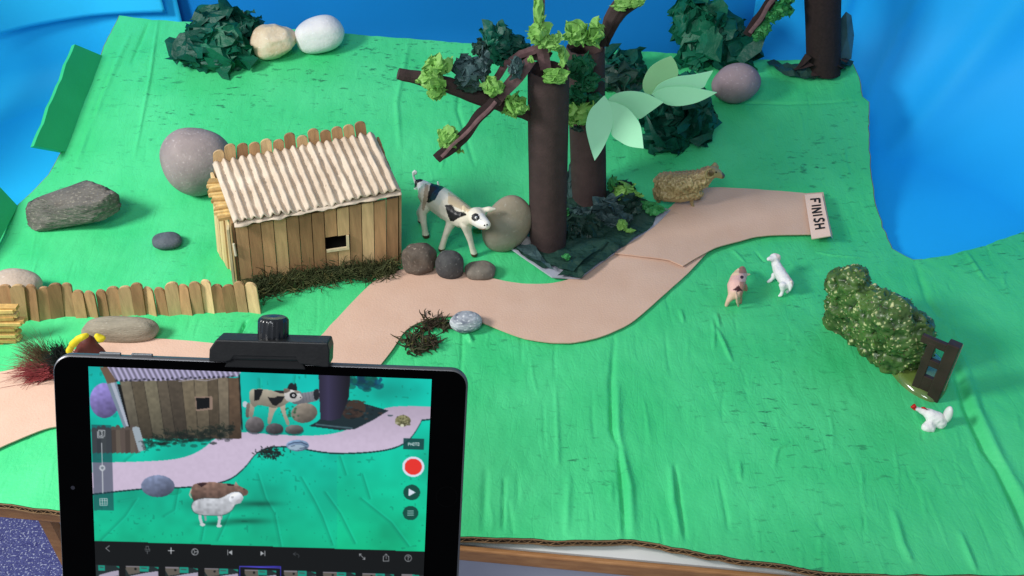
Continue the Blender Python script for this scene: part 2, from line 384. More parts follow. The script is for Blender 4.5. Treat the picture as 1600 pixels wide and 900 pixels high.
# ------------------------------------------------------------ pink paper path
PM = mat('pink sugar paper', lin((212, 178, 158)), lin((206, 170, 149)), scale=2.5, rough=.9, bump=.3, bscale=50, bdist=.012, spec=.15, c3=lin((198, 160, 140)), c3t=.64, c3w=.158)
def sheet(name, P, off, mm, step=.12, th=.012, parent=None, label=None, kind=None, curlf=None, linear=False, dens=.1):
    Wp = [tuple(G(*p).xy) for p in P]; Wp = densify(Wp, dens)
    v, f = fill2d(Wp, step)
    V = [(x, y, hgt(x, y)+wob(x, y)*.8+off+(curlf(x, y) if curlf else 0)) for x, y in v]
    o = mk(name, V, f, mm, parent, origin=None if parent else (v[:, 0].mean(), v[:, 1].mean(), off))
    s = o.modifiers.new('thickness', 'SOLIDIFY'); s.thickness = th; s.offset = 0
    q = o.modifiers.new('crisp', 'EDGE_SPLIT'); q.split_angle = math.radians(40)
    if kind or label: tag(o, label, None, None, kind)
    return o
upA = catmull([(-80, 602), (0, 585), (60, 572), (110, 553), (170, 538), (245, 533), (330, 539), (420, 549), (490, 535), (520, 508), (560, 466), (590, 440), (630, 424), (680, 423)], 6)
upB = catmull([(680, 423), (735, 431), (790, 443), (840, 447), (885, 440), (930, 417), (960, 400), (983, 388)], 6)
loB = catmull([(1106, 396), (1075, 430), (1040, 462), (1000, 497), (975, 514), (930, 532), (880, 539), (820, 532), (760, 510), (735, 500), (700, 498), (665, 504), (635, 520), (612, 552), (590, 580), (550, 625), (480, 665), (380, 690), (250, 690), (130, 672), (80, 672), (30, 690), (-20, 712), (-90, 745)], 6)
rim = catmull([(983, 388), (1000, 372), (1040, 358), (1085, 372), (1106, 396)], 3)[1:-1]
tag(sheet('path', upA+upB[1:]+[(1010, 372), (1070, 372)]+loB, .028, PM), 'long winding strip of pink paper path', None, None, 'structure')
upC = catmull([(960, 402), (1000, 370), (1030, 345), (1060, 318), (1085, 303), (1115, 298), (1160, 300), (1210, 304), (1257, 308)], 6)
loC = catmull([(1299, 373), (1250, 373), (1190, 374), (1155, 382), (1120, 392), (1090, 408), (1066, 423)], 6)
tag(sheet('path', upC+[(1285, 306)]+loC+[(1045, 414)], .048, PM, curlf=lambda x, y: .012*max(0, 1-abs(x-1.9)/1.2)*max(0, 1-abs(y-8.0)/.8)), 'shorter upper piece of pink paper path ending at the finish card', None, None, 'structure')

# finish card
cardm = mat('pale card', lin((228, 200, 186)), lin((222, 192, 178)), scale=3, rough=.8)
fq = [G(1257, 304, .075), G(1284, 302, .16), G(1298, 368, .16), G(1268, 373, .085)]
ft = thing('finish_card', G(1277, 372), 'small folded pink card lettered FINISH at the end of the path', 'card')
m = M(); nn = (fq[1]-fq[0]).cross(fq[3]-fq[0]).normalized()
if nn.z < 0: nn = -nn
m.prism(fq, nn*-.014); m.build('card', cardm, ft)
m = M(); e1, e2 = G(1286, 309, .07), G(1301, 372, .07); m.prism([fq[1], fq[2], e2, e1], nn*-.012); m.build('fold', cardm, ft)
ink = mat('black marker ink', (.012, .010, .010), (.02, .018, .018), rough=.5)
def cuv(u, v):  # u along word (top to bottom in the photo), v = letter height (0 foot at left ... 1 at right)
    a = fq[0].lerp(fq[3], u); b = fq[1].lerp(fq[2], u); return a.lerp(b, v)+nn*.006
LET = {'F': [[(0, 0), (0, 1)], [(0, 1), (.9, .95)], [(0, .5), (.6, .5)]], 'I': [[(.3, 0), (.3, 1)]],
       'N': [[(0, 0), (0, 1)], [(0, 1), (.8, 0)], [(.8, 0), (.8, 1)]],
       'S': [[(.8, .9), (.4, 1), (.1, .8), (.25, .55), (.6, .45), (.75, .2), (.4, 0), (0, .1)]],
       'H': [[(0, 0), (0, 1)], [(.8, 0), (.8, 1)], [(0, .5), (.8, .5)]]}
u = .13; m = M()
for i, ch in enumerate('FINISH'):
    wd = .115 if ch != 'I' else .06
    for st in LET[ch]:
        pts = [cuv(u+a*wd, .28+.52*b+.02*math.sin(i*2)) for a, b in st]
        for a, b in zip(pts[:-1], pts[1:]):
            m.tube([a, b], .0135, 6, flat=.25, up=nn)
    u += wd+.025
m.build('lettering', ink, ft)

# ------------------------------------------------------------ stones
def rockmat(n, a, b, c=None, **k): return mat(n, lin(a), lin(b), c3=lin(c) if c else None, **{**dict(c3w=.16, detail=9., scale=5, rough=.75, bump=.5, bscale=22, bdist=.02, spec=.3), **k})
def stone(cx, cy, rx, ry, mm, label, tilt=0., dk=.8, seed=0, nz=.06, egg=0., power=2., craggy=0., group='stones on the green board', yoff=0, name='stone', sub=5, facets=0, fd=(.72, 1.)):
    fr_ = random.Random(seed*13+1); PL = [(Vector((fr_.gauss(0, 1), fr_.gauss(0, 1), fr_.gauss(0, 1))).normalized(), fr_.uniform(*fd)) for _ in range(facets)]
    p0 = G(cx, cy, .2); u = ppu(p0); a = rx/u; v = ry/u; e = math.atan2(CH-p0.z, p0.y)
    d = dk*a
    c2 = (v*v-(d*math.sin(e))**2); rz = math.sqrt(c2)/math.cos(e) if c2 > (v*.35)**2 else v*.6
    rz = max(rz, .3*v)
    bmx = bmesh.new(); bmesh.ops.create_icosphere(bmx, subdivisions=sub, radius=1)
    V = []; T = Matrix.Rotation(math.radians(-tilt), 3, 'Y')
    for q in bmx.verts:
        s = q.co.copy()
        if power != 2:
            s = Vector([math.copysign(abs(t)**(2/power), t) for t in s])
        k = 1+nz*noise.noise(s*1.3+Vector((seed, 0, 0)))*2
        for pn, pd_ in PL:
            dt = s.dot(pn)
            if dt > .01: k = min(k, pd_/dt*(1+.02*noise.noise(s*9)))
        if craggy:
            k += craggy*(noise.noise(s*3+Vector((seed, 3, 0)))+.6*abs(noise.noise(s*6+Vector((seed, 5, 0)))))
            k += craggy*.4*noise.noise(Vector((s.x*2, s.y*3, s.z*14+seed)))
        s = s*k
        r = 1-egg*s.x
        V.append(T@Vector((s.x*a, s.y*d*r, s.z*rz*r)))
    lo = min(q.z for q in V)
    c = G(cx, cy, -lo-.015+yoff)
    base = Vector((c.x, c.y, c.z+lo)); Fs = [[x.index for x in f.verts] for f in bmx.faces]; bmx.free()
    o = mk(name, [q+c for q in V], Fs, mm, origin=base)
    return tag(o, label, 'stone', group)
purple = rockmat('mauve stone', (160, 146, 144), (136, 124, 124), (184, 172, 170), scale=4, c3t=.60, bump=.25)
slate = rockmat('dark slate', (112, 108, 102), (78, 75, 71), (146, 140, 128), scale=3, bump=1., bscale=9, bdist=.04, c3t=.56, stretch=(1, 1.5, 2.2))
greyp = rockmat('grey pebble', (92, 98, 106), (74, 80, 90), (120, 126, 132), scale=9)
cream = rockmat('cream stone', (222, 208, 184), (190, 165, 130), (235, 228, 215), scale=4)
white = rockmat('white stone', (225, 222, 222), (205, 203, 205), (240, 238, 238), scale=4, bump=.35)
tan = rockmat('tan pebble', (140, 136, 126), (140, 126, 104), (166, 160, 148), scale=3, bump=.25)
flat_ = rockmat('flat grey stone', (158, 148, 130), (128, 120, 104), (184, 174, 156), scale=3, stretch=(1, 3, 5))
brownr = rockmat('brown mottled stone', (104, 92, 82), (78, 70, 64), (160, 146, 132), scale=7, c3t=.6)
darkr = rockmat('dark speckled stone', (80, 80, 80), (60, 60, 62), (128, 128, 124), scale=14, c3t=.60)
midr = rockmat('taupe stone', (124, 116, 106), (98, 92, 84), (150, 142, 130), scale=9)
marb = rockmat('marbled stone', (52, 62, 90), (200, 204, 208), (222, 224, 226), scale=5, stretch=(1, 1, 3), c3t=.55)
viol = rockmat('violet stone', (152, 134, 138), (126, 110, 120), (176, 158, 164), scale=2.5, c3t=.60, bump=.25)
stone(309, 251, 54, 51, purple, 'large egg shaped mauve stone behind the hut', tilt=18, seed=1, egg=.13, nz=.02, dk=.85)
stone(116, 319, 77, 27, slate, 'long jagged dark slate rock at the far left', tilt=13, seed=2, nz=.04, power=6, craggy=.022, dk=.36, facets=22, fd=(.86, 1.3), sub=6)
stone(261, 376, 24, 14.5, greyp, 'small flat grey pebble left of the hut', seed=3, nz=.04, dk=.8)
stone(22, 448, 41, 29, rockmat('pinkish stone', (190, 172, 155), (160, 142, 128), (205, 190, 176)), 'pinkish pale stone behind the left end of the fence', seed=4, nz=.04)
stone(188, 515, 58, 20, flat_, 'long flat banded grey stone in front of the fence', seed=5, nz=.04, power=2.6, dk=.34)
stone(427, 64, 35, 26, cream, 'knobbly cream stone beside the dark green bush', tilt=14, seed=6, nz=.08, craggy=.02, power=2.3, dk=.8, facets=9, fd=(.85, 1.05))
stone(499, 54, 39, 27, white, 'smooth white oval stone at the back edge', tilt=16, seed=7, nz=.03, power=2.3, dk=.7)
stone(1150, 130, 37, 30, viol, 'violet grey stone at the back near the right tree', tilt=8, seed=8, nz=.03, dk=.7)
stone(792, 351, 36, 45, tan, 'large tan pebble propped between calf and tree trunk', tilt=-20, seed=9, nz=.02, dk=.5)
stone(655, 404, 26, 25, brownr, 'brown blocky stone nearest the hut in the row of three', tilt=10, seed=10, nz=.08, power=2.6, craggy=.02, facets=9, fd=(.85, 1.05), group='three stones beside the path')
stone(703, 414, 22, 23, darkr, 'dark grey rounded stone in the middle of the row of three', tilt=0, seed=11, nz=.05, power=2.4, group='three stones beside the path')
stone(750, 423, 25, 15.5, midr, 'low taupe stone at the right of the row of three', seed=12, nz=.05, power=2.4, group='three stones beside the path')
stone(728, 503, 25.5, 18, marb, 'blue and white marbled stone on the lower edge of the path', tilt=5, seed=13, nz=.03, yoff=.0)
stone(821, 381, 11, 13, rockmat('pale small stone', (140, 138, 138), (112, 112, 114)), 'tiny pale grey stone against the front tree trunk', seed=14, nz=.06)

# ------------------------------------------------------------ hut
PAL = [(186, 160, 118), (166, 134, 96), (146, 116, 82), (198, 174, 130), (158, 130, 94), (138, 108, 76), (176, 150, 108)]
stickm = mat('craft stick wood', (1, 1, 1), attr='col', rough=.6, bump=.25, bscale=18, bdist=.01, stretch=(6, 6, .8))
nt = stickm.node_tree; N = nt.nodes; L = nt.links   # grain over the per-stick tone
tcn = N.new('ShaderNodeTexCoord'); mpn = N.new('ShaderNodeMapping'); mpn.inputs['Scale'].default_value = (14, 14, 1.6); L.new(tcn.outputs['Object'], mpn.inputs[0])
gn = N.new('ShaderNodeTexNoise'); gn.inputs['Scale'].default_value = 1.8; gn.inputs['Detail'].default_value = 6; L.new(mpn.outputs[0], gn.inputs[0])
gr = N.new('ShaderNodeMapRange'); gr.inputs[1].default_value = .3; gr.inputs[2].default_value = .7; gr.inputs[3].default_value = .78; gr.inputs[4].default_value = 1.12; L.new(gn.outputs[0], gr.inputs[0])
b_ = N['Principled BSDF']; s_ = b_.inputs['Base Color'].links[0].from_socket
mm_ = N.new('ShaderNodeMix'); mm_.data_type = 'RGBA'; mm_.blend_type = 'MULTIPLY'; mm_.inputs[0].default_value = 1; L.new(s_, mm_.inputs[6]); L.new(gr.outputs[0], mm_.inputs[7]); L.new(mm_.outputs[2], b_.inputs['Base Color'])
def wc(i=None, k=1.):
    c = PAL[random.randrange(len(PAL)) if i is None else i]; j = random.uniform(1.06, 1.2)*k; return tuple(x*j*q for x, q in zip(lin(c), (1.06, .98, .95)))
A = G(377, 445); B = G(622, 414); fx = (B-A).normalized(); fx.z = 0; fx.normalize(); fn = Vector((fx.y, -fx.x, 0))   # fn points out of the front
fn = fn if fn.y < 0 else -fn
TLf = OnP(367, 352, A, fn); TRf = OnP(622, 306, A, fn)
DEP = 1.25
CB = G(344, 391); DB = B-fn*((A-CB).dot(fn)); DEP = (A-CB).dot(fn)
TLb = OnP(332, 262, CB, fn); TRb = OnP(586, 214, CB, fn)
hut = thing('hut', (A+B)/2-fn*DEP/2, 'craft stick hut with corrugated cardboard roof beside the path', 'hut')
def stick(mb, p0, p1, wv, tv, c, r0=False, r1=False):
    """flat stick from p0 to p1 (centre line), half width vector wv, thickness vector tv"""
    up = (p1-p0); hl = wv.length; u = up.normalized()
    pts = []
    if r0: pts += [p0+u*hl*(1-math.sin(q))*.8+wv*-math.cos(q) for q in np.linspace(0, math.pi, 7)]
    else: pts += [p0-wv, p0+wv]
    if r1: pts += [p1-u*hl*(1-math.sin(q))*.8+wv*math.cos(q) for q in np.linspace(0, math.pi, 9)]
    else: pts += [p1+wv, p1-wv]
    mb.prism(pts, tv, c)
def plankwall(name, bl, br, tl, tr, n, out_, hole=None, rounded=False, k=1., tones=None, thick=.028):
    m = M()
    for i in range(n):
        s0, s1 = (i+.03)/n, (i+.97)/n; wob_ = random.uniform(-.006, .006)
        off = out_*random.uniform(0, .018)
        b0, b1 = bl.lerp(br, s0)+off, bl.lerp(br, s1)+off; t0, t1 = tl.lerp(tr, s0)+off, tl.lerp(tr, s1)+off
        c = wc(tones[i] if tones else None, k)
        if hole and hole[0] <= i <= hole[1]:
            for (q0, q1) in ((0, hole[2]), (hole[3], 1)):
                m.prism([b0.lerp(t0, q0), b1.lerp(t1, q0), b1.lerp(t1, q1), b0.lerp(t0, q1)], out_*thick, c)
        elif rounded:
            cb = (b0+b1)/2; ct = (t0+t1)/2+Vector((0, 0, random.uniform(-.03, .03))); stick(m, cb, ct, (t1-t0)/2, out_*thick, c, False, True)
        else: m.prism([b0, b1, t1, t0], out_*thick, c)
    return m.build(name, stickm, hut, cols=True)
wl = plankwall('front_wall', A, B, TLf, TRf, 13, fn, hole=(7, 8, .38, .60), tones=[4, 2, 1, 6, 2, 5, 5, 1, 0, 4, 3, 1, 2])
bed = Vector((0, 0, 0))
SN = Vector((-(A-CB).y, (A-CB).x, 0)).normalized(); SN = SN if SN.x < 0 else -SN
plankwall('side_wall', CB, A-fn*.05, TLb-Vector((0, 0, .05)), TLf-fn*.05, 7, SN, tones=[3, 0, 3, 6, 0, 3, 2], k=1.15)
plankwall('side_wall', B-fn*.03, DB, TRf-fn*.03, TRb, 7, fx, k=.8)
rt = OnP(331, 235, CB, fn); rt2 = OnP(571, 191, CB, fn)
plankwall('back_wall', CB-fx*.03, DB-fx*.1, rt, rt2, 13, -fn, rounded=True, tones=[0, 6, 5, 1, 3, 1, 5, 0, 1, 2, 1, 6, 5])
# window frame sub-part and a black sheet added for the shade inside
wn = hut
def onw(s, t): return A.lerp(B, s).lerp(TLf.lerp(TRf, s), t)
m = M(); wcx = [(7.08/13, .385), (8.92/13, .385), (8.92/13, .595), (7.08/13, .595)]
P4 = [onw(*q)+fn*.032 for q in wcx]; lm = lin((214, 196, 160))
m.prism([P4[1], P4[2], P4[2]-fx*.03, P4[1]-fx*.03], fn*.03, lm); m.prism([P4[0], P4[1], P4[1]+Vector((0, 0, .03)), P4[0]+Vector((0, 0, .03))], fn*.026, lm)
wf = m.build('window_frame', stickm, wl, cols=True)
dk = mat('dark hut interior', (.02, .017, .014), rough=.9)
m = M(); i0 = A-fn*.3+fx*.15; m.prism([onw(.44, -.0)-fn*.22, onw(.8, -.0)-fn*.22, onw(.8, .9)-fn*.22, onw(.44, .9)-fn*.22], -fn*.02); m.build('interior_shade', dk, hut)
# door: tall white framed slit at the front-left corner
m = M(); m.prism([A+fn*.03-fx*.0, A+fn*.03+fx*.03, TLf+fn*.03+fx*.03, TLf+fn*.03], -fn*.02, (.02, .015, .01))
pd = A.lerp(TLf, .98)
stick(m, A-fx*.06+fn*.0, pd-fx*.06, fn*.05, -fx*.025, lin((206, 190, 150)))
m.tube([A.lerp(TLf, .55)-fx*.02+fn*.05, A.lerp(TLf, .75)-fx*.03+fn*.05], .014, 6, c=lin((226, 216, 190)))
m.build('door', stickm, hut, cols=True)
# straw-like sticks packed under the left end of the roof
m = M()
for i in range(13):
    t = i/12; yy = 283+t*56; xx = 327+t*17; a = OnP(xx+random.uniform(-3, 3), yy, CB.lerp(A, .15+.6*t), Vector((0, 1, 0)))
    m.box(a, fx*(.22+.05*random.random())+Vector((0, 0, random.uniform(-.02, .03))), Vector((0, -.09, 0)), Vector((0, 0, .035)), lin((222, 190, 128)) if i % 3 else lin((180, 146, 92)))
m.build('straw', stickm, hut, cols=True)
# corrugated roof
roofm = mat('corrugated cardboard', lin((214, 198, 180)), lin((194, 176, 156)), scale=5, rough=.85, bump=.4, bscale=20, c3=lin((160, 140, 116)), c3t=.70, spec=.15)
zf = TLf.z
n1v = fn
R0 = OnP(366, 351, A+fn*.10, fn); R1 = OnP(627, 300, A+fn*.10, fn)
R3 = OnP(333, 259, CB, fn); R2 = OnP(585, 212, CB, fn)
nrmR = (R1-R0).cross(R3-R0).normalized()
if nrmR.z < 0: nrmR = -nrmR
NU, NVv, NF = 19*12, 30, 19
V = []; Fs = []
for i in range(NU+1):
    s = i/NU; ph = s*NF
    for j in range(NVv+1):
        t = j/NVv
        fr = .035*noise.noise(Vector((s*30, 0, 2)))+(.03*noise.noise(Vector((s*9, 1, 4))))
        tt = t-.0+(fr*(1-t)*.8)+(.012*noise.noise(Vector((s*22, 5, 2)))*t)
        p = R0.lerp(R1, s).lerp(R3.lerp(R2, s), tt)
        wv = (.5-.5*math.cos(2*math.pi*(ph+.035*noise.noise(Vector((t*3, ph*.5, 0))))))**.75
        am = .050*(1+.5*noise.noise(Vector((ph*.9, t*4, 1))))
        dent = .014*noise.noise(Vector((s*16, t*9, 7)))+.012*noise.noise(Vector((s*40, t*30, 3)))
        tear = -.05*max(0, 1-((s-.5)/.22)**2)*max(0, 1-t*7)
        V.append(p+nrmR*(wv*am+dent+.03+tear))
for i in range(NU):
    for j in range(NVv): q = i*(NVv+1)+j; Fs.append((q, q+NVv+1, q+NVv+2, q+1))
roof = mk('roof', V, Fs, roofm, hut); s = roof.modifiers.new('t', 'SOLIDIFY'); s.thickness = .016
# torn liner paper under the front edge
V = []; Fs = []; k = 90
for i in range(k+1):
    s = i/k; p = R0.lerp(R1, s)
    for j, (o1, o2) in enumerate(((.06, .0), (-.03-.04*noise.noise(Vector((s*14, 0, 0))), -.03+.03*noise.noise(Vector((s*20, 3, 0)))))):
        V.append(p-fn*o1-fn*0+nrmR*(o2+.005)+Vector((0, 0, .0)))
for i in range(k): Fs.append((2*i, 2*i+2, 2*i+3, 2*i+1))
mk('roof_liner', V, Fs, roofm, hut).modifiers.new('t', 'SOLIDIFY').thickness = .01

# ------------------------------------------------------------ fence
def cubic(P, x): return np.interp(x, [p[0] for p in P], [p[1] for p in P])
TOP = [(-30, 447), (45, 446), (80, 449), (108, 450), (145, 455), (190, 450), (230, 448), (250, 449), (290, 446), (320, 446), (350, 446), (385, 444), (400, 446)]
BOT = [(-30, 505), (40, 503), (80, 500), (105, 495), (120, 499), (150, 497), (200, 495), (245, 493), (285, 493), (330, 489), (380, 488), (405, 490)]
fen = thing('fence', G(190, 496), 'low wavy fence of upright craft sticks left of the hut', 'fence')
xs = [-20, -2, 18, 40, 60, 77, 97, 114, 132, 151, 168, 187, 206, 224, 242, 260, 279, 297, 315, 332, 349, 367, 384, 404]
topj = [0, 0, 0, 0, 2, -5, -6, 3, 2, 1, -2, -1, -5, 2, 2, -5, 0, -4, -7, 0, 1, -3, -2, 0]
random.seed(5)
for i in range(len(xs)-1):
    xb = (xs[i]+xs[i+1])/2; bx = xb+ (3 if xb < 100 else 4)
    P0 = G(bx, cubic(BOT, bx)); yb = P0.y+.015*math.sin(i*2.1)
    # stick leans back slightly: top found on a plane a little behind the foot
    P1 = W(xb-3.5, cubic(TOP, xb)+topj[i], yb+.05); hw = (xs[i+1]-xs[i])*.485/ppu(P1)
    wv = Vector((hw, random.uniform(-.02, .02), 0)); m = M()
    tone = [1, 1, 6, 2, 1, 5, 4, 1, 1, 5, 4, 0, 2, 6, 2, 0, 1, 4, 3, 2, 2, 4, 3, 3][i]
    stick(m, P0-Vector((0, 0, .02)), P1, wv, Vector((0, .03, 0)), wc(tone, .92 if i < 10 else 1.02), False, True)
    m.build('picket', stickm, fen, cols=True)

# bundle of split sticks at the left margin
bun = thing('stick_bundle', G(5, 555), 'bundle of pale split sticks at the left margin in front of the fence', 'sticks')
ys = [486, 497, 506, 514, 524, 533, 539, 547, 551]; xe = [26, 27, 38, 28, 30, 31, 23, 27, 24]
for i, (yy, xx) in enumerate(zip(ys, xe)):
    for k in range(2):
        y0 = 6.78-.02*k; p = W(xx-5*k, yy+4*k, y0); q = W(-70, yy+random.uniform(-4, 8)+3*k, y0-.1); m = M()
        d = (q-p).normalized(); m.box(p, q-p, Vector((0, .07, 0)), Vector((0, 0, .035)), lin((232, 196, 124)) if (i+k) % 2 else lin((206, 164, 96)))
        m.build('split_stick', stickm, bun, cols=True)
m = M(); m.box(W(10, 556, 6.86), W(-60, 556, 6.86)-W(10, 556, 6.86), (0, .12, 0), (0, 0, .45), lin((190, 150, 92))); m.build('backing', stickm, bun, cols=True)

# ------------------------------------------------------------ moss and strands
def strands(mb, base, n, ln, rad, spread, seed, up=.6, c=None, curl=1.2):
    rnd = random.Random(seed)
    for i in range(n):
        p = base(rnd); d = Vector((rnd.gauss(0, 1), rnd.gauss(0, 1), rnd.uniform(0, up*2))).normalized(); pts = [p]
        for k in range(4):
            d = (d+Vector((rnd.gauss(0, .45), rnd.gauss(0, .45), rnd.gauss(0, .35)))*curl).normalized(); p = p+d*ln*rnd.uniform(.15, .35)
            g = hgt(p.x, p.y)+.006
            if p.z < g: p = Vector((p.x, p.y, g))
            pts.append(p)
        mb.tube(pts, [rad, rad*.9, rad*.7, rad*.5, rad*.2], 3, cap=False, c=c)
mossm = mat('dark green moss', lin((76, 80, 46)), lin((48, 56, 32)), scale=4, rough=.9, c3=lin((104, 98, 56)), c3t=.6)
m = M()
def mb1(r):
    s = r.random(); x = 392+s*225; y = 462-s*34-10*math.sin(s*3)+r.gauss(0, 7.5); p = G(x, y-4); p.z += abs(r.gauss(0, .05)); return p
strands(m, mb1, 3400, .17, .0065, .2, 3)
o = m.build('moss', mossm, origin=G(510, 450)); tag(o, 'dark green moss along the foot of the hut', 'moss', None, 'stuff')
m = M(); bl = [(675, 507, 8), (690, 509, 6), (655, 527, 10), (640, 537, 9), (650, 552, 8), (678, 538, 5), (664, 545, 6), (668, 515, 7), (699, 512, 4)]
def mb2(r):
    b = r.choice(bl); p = G(b[0]+r.gauss(0, b[2]*.55), b[1]+r.gauss(0, b[2]*.35)); p.z += abs(r.gauss(0, .025)); return p
strands(m, mb2, 230, .15, .013, .2, 4, up=.9, curl=1.6)
o = m.build('moss', mat('reddish brown moss', lin((62, 64, 44)), lin((58, 42, 34)), scale=7, rough=.9, c3=lin((96, 104, 46)), c3t=.6), origin=G(665, 530)); tag(o, 'reddish brown dried moss by the lower path edge', 'moss', None, 'stuff')

# ------------------------------------------------------------ crumpled paper
def paper(n, a, b, tr=.15, **k): return mat(n, lin(a), lin(b), scale=3, rough=.45, bump=.6, bscale=11, bdist=.035, trans=tr, **k)
pDark = paper('dark green crepe', (16, 92, 74), (8, 68, 56)); pTeal = paper('deep green paper', (20, 108, 78), (12, 84, 62), .1)
pLime = paper('lime tissue', (156, 208, 114), (122, 182, 84), .3); pMid = paper('mid green tissue', (70, 160, 90), (50, 130, 70), .2)
pGrey = paper('grey green tissue', (76, 102, 104), (52, 74, 76), .15); pBlack = paper('blackish green tissue', (44, 76, 66), (30, 56, 48), .1)
pGreen2 = paper('bottle green tissue', (34, 110, 70), (20, 84, 56), .2)
def crumple(mb, c, R, seed, sheets=5, n=13, core=True, amp=1., sub=3, ext_=(.6, 1.1)):
    """crumpled tissue: a folded core wrapped by ragged creased sheets"""
    rnd = random.Random(seed); R = Vector(R) if hasattr(R, '__len__') else Vector((R, R, R)); c = Vector(c)
    if core:
        b = bmesh.new(); bmesh.ops.create_icosphere(b, subdivisions=sub, radius=1); V = []
        for v in b.verts:
            p = v.co+Vector((seed*1.7, seed*.3, 0)); k = .62+amp*(.45*noise.noise(p*1.3)+.32*abs(noise.noise(p*2.6)))
            q = v.co*k+noise.noise_vector(p*2.2)*.22*amp; V.append(c+Vector((q.x*R.x, q.y*R.y, q.z*R.z)))
        mb.add(V, [[x.index for x in f.verts] for f in b.faces]); b.free()
    for s in range(sheets):
        d = Vector((rnd.gauss(0, 1), rnd.gauss(0, 1)-.5, rnd.gauss(0, 1)+.35)).normalized()
        a = d.orthogonal().normalized(); a = Matrix.Rotation(rnd.uniform(0, 6.28), 3, d)@a; bb = d.cross(a); sd = Vector((seed*3.1+s*7.7, s*1.9, seed*.7)); V = []; K = []
        ext = rnd.uniform(*ext_)
        for i in range(n):
            for j in range(n):
                u = -1+2*i/(n-1); v = -1+2*j/(n-1)
                # square -> rounded ragged patch
                rr = 1+.35*noise.noise(Vector((math.atan2(v, u)*1.7, s, seed)))
                rr *= 1+.10*rnd.uniform(-1, 1)*(max(abs(u), abs(v)) > .99); u2 = u*math.sqrt(1-.4*v*v)*ext*rr; v2 = v*math.sqrt(1-.4*u*u)*ext*rr
                p = d*(.8-.25*(u2*u2+v2*v2))+a*u2+bb*v2
                q = noise.noise_vector(p*1.3+sd)*.62*amp+noise.noise_vector(p*3.0+sd)*.2*amp
                k = abs(noise.noise(p*2.0+sd*2))*.9*amp-.1
                p = p+q-d*k; V.append(c+Vector((p.x*R.x, p.y*R.y, p.z*R.z)))
        for i in range(n-1):
            for j in range(n-1):
                q = i*n+j
                if rnd.random() < .5: K += [(q, q+1, q+n+1), (q, q+n+1, q+n)]
                else: K += [(q, q+1, q+n), (q+1, q+n+1, q+n)]
        mb.add(V, K)
def clump(name, px, py, y, rx, ry, mm, seed, parent, sheets=4, n=11, core=True, amp=1., dy=None, ext=(.6, 1.1)):
    rx *= .9; ry *= .9
    c = W(px, py, y); u = ppu(c); m = M(); crumple(m, c, (rx/u, (dy or min(rx, ry))/u, ry/u*1.1), seed, sheets, n, core, amp, ext_=ext)
    return soft(m.build(name, mm, parent), 33)
def bush(label, parts, group='crumpled paper bushes'):
    """parts: px, py(centre), rx, ry, material"""
    p = parts[0]; gy = G(p[0], max(q[1]+q[3]*.8 for q in parts)); t = thing('paper_bush', gy, label, 'bush', group)
    for i, q in enumerate(parts):
        y = gy.y+(q[5] if len(q) > 5 else 0)+.15; clump('crumpled_paper', q[0], q[1], y, q[2], q[3], q[4], int(q[0]+i*3), t, sheets=5, n=10, ext=(.85, 1.35))
    return t
bush('dark green crumpled paper bush left of the cream stone', [(345, 46, 42, 30, pDark, .3), (318, 78, 42, 30, pDark, -.05), (352, 82, 38, 32, pTeal, -.1), (382, 48, 26, 24, pDark, .35)])
bush('tall dark green folded paper bush against the blue backdrop', [(1100, 45, 44, 44, pTeal, .25), (1132, 72, 42, 38, pDark, .1), (1088, 92, 30, 24, pTeal, 0), (1080, 25, 26, 28, pTeal, .3)])
bush('dark green crumpled bush behind the pale paper leaves', [(1055, 175, 42, 46, pDark, .1), (1040, 215, 36, 26, pDark, -.05), (1085, 185, 28, 30, pDark, .1)])
bush('blackish green crumpled bush between trunk and paper leaves', [(975, 118, 42, 28, pDark, .1), (965, 126, 30, 20, pBlack, -.05)])

# ------------------------------------------------------------ trees
barkm = mat('dark brown sugar paper', lin((72, 58, 57)), lin((62, 51, 50)), scale=9, rough=.85, spec=.15, bump=.5, bscale=45, bdist=.01)
barkd = mat('near black brown paper', lin((54, 42, 42)), lin((44, 35, 35)), scale=30, rough=.85, spec=.15)
barkl = mat('brown sugar paper fold', lin((120, 92, 94)), lin((98, 74, 76)), scale=20, rough=.85, spec=.15)
def trunk(t, bx, by, tx, ty, rpx, mm, rtop=1., seed=0, name='trunk'):
    b = G(bx, by); r = rpx/ppu(b); tp = W(tx, ty, b.y); V = []; Fs = []; n = 40; K = 14
    for side in (1, -1):
        for k in range(K+1):
            s = k/K
            for j in range(n):
                q = 2*math.pi*j/n; rr = r*(1+(rtop-1)*s)*(1+.03*noise.noise(Vector((math.cos(q)*1.5, math.sin(q)*1.5, s*2+seed)))+.012*noise.noise(Vector((math.cos(q)*4, math.sin(q)*4, s*5+seed))))
                rr = rr if side > 0 else rr-.018
                c = b.lerp(tp, s); V.append((c.x+rr*math.cos(q), c.y+rr*math.sin(q), c.z+(.015*noise.noise(Vector((math.cos(q)*3, math.sin(q)*3, seed))) if s == 1 else 0)))
    for sd in (0, 1):
        o = sd*(K+1)*n
        for k in range(K):
            for j in range(n):
                a = o+k*n+j; b2 = o+k*n+(j+1) % n; f = (a, b2, b2+n, a+n); Fs.append(f if not sd else f[::-1])
    o1 = K*n; o2 = (2*K+1)*n
    for j in range(n): Fs.append((o1+j, o1+(j+1) % n, o2+(j+1) % n, o2+j))
    ob = mk(name, V, Fs, mm, t); return b, tp, r, ob
def seam(t, b, tp, r, ang, mm):   # overlapping paper edge running up the tube
    m = M(); d = Vector((math.cos(ang), math.sin(ang), 0)); tn = Vector((-d.y, d.x, 0))
    m.box(b+d*(r+.001)-tn*.0, tn*.02, d*.006, tp-b); return m.build('paper_seam', mm, t)
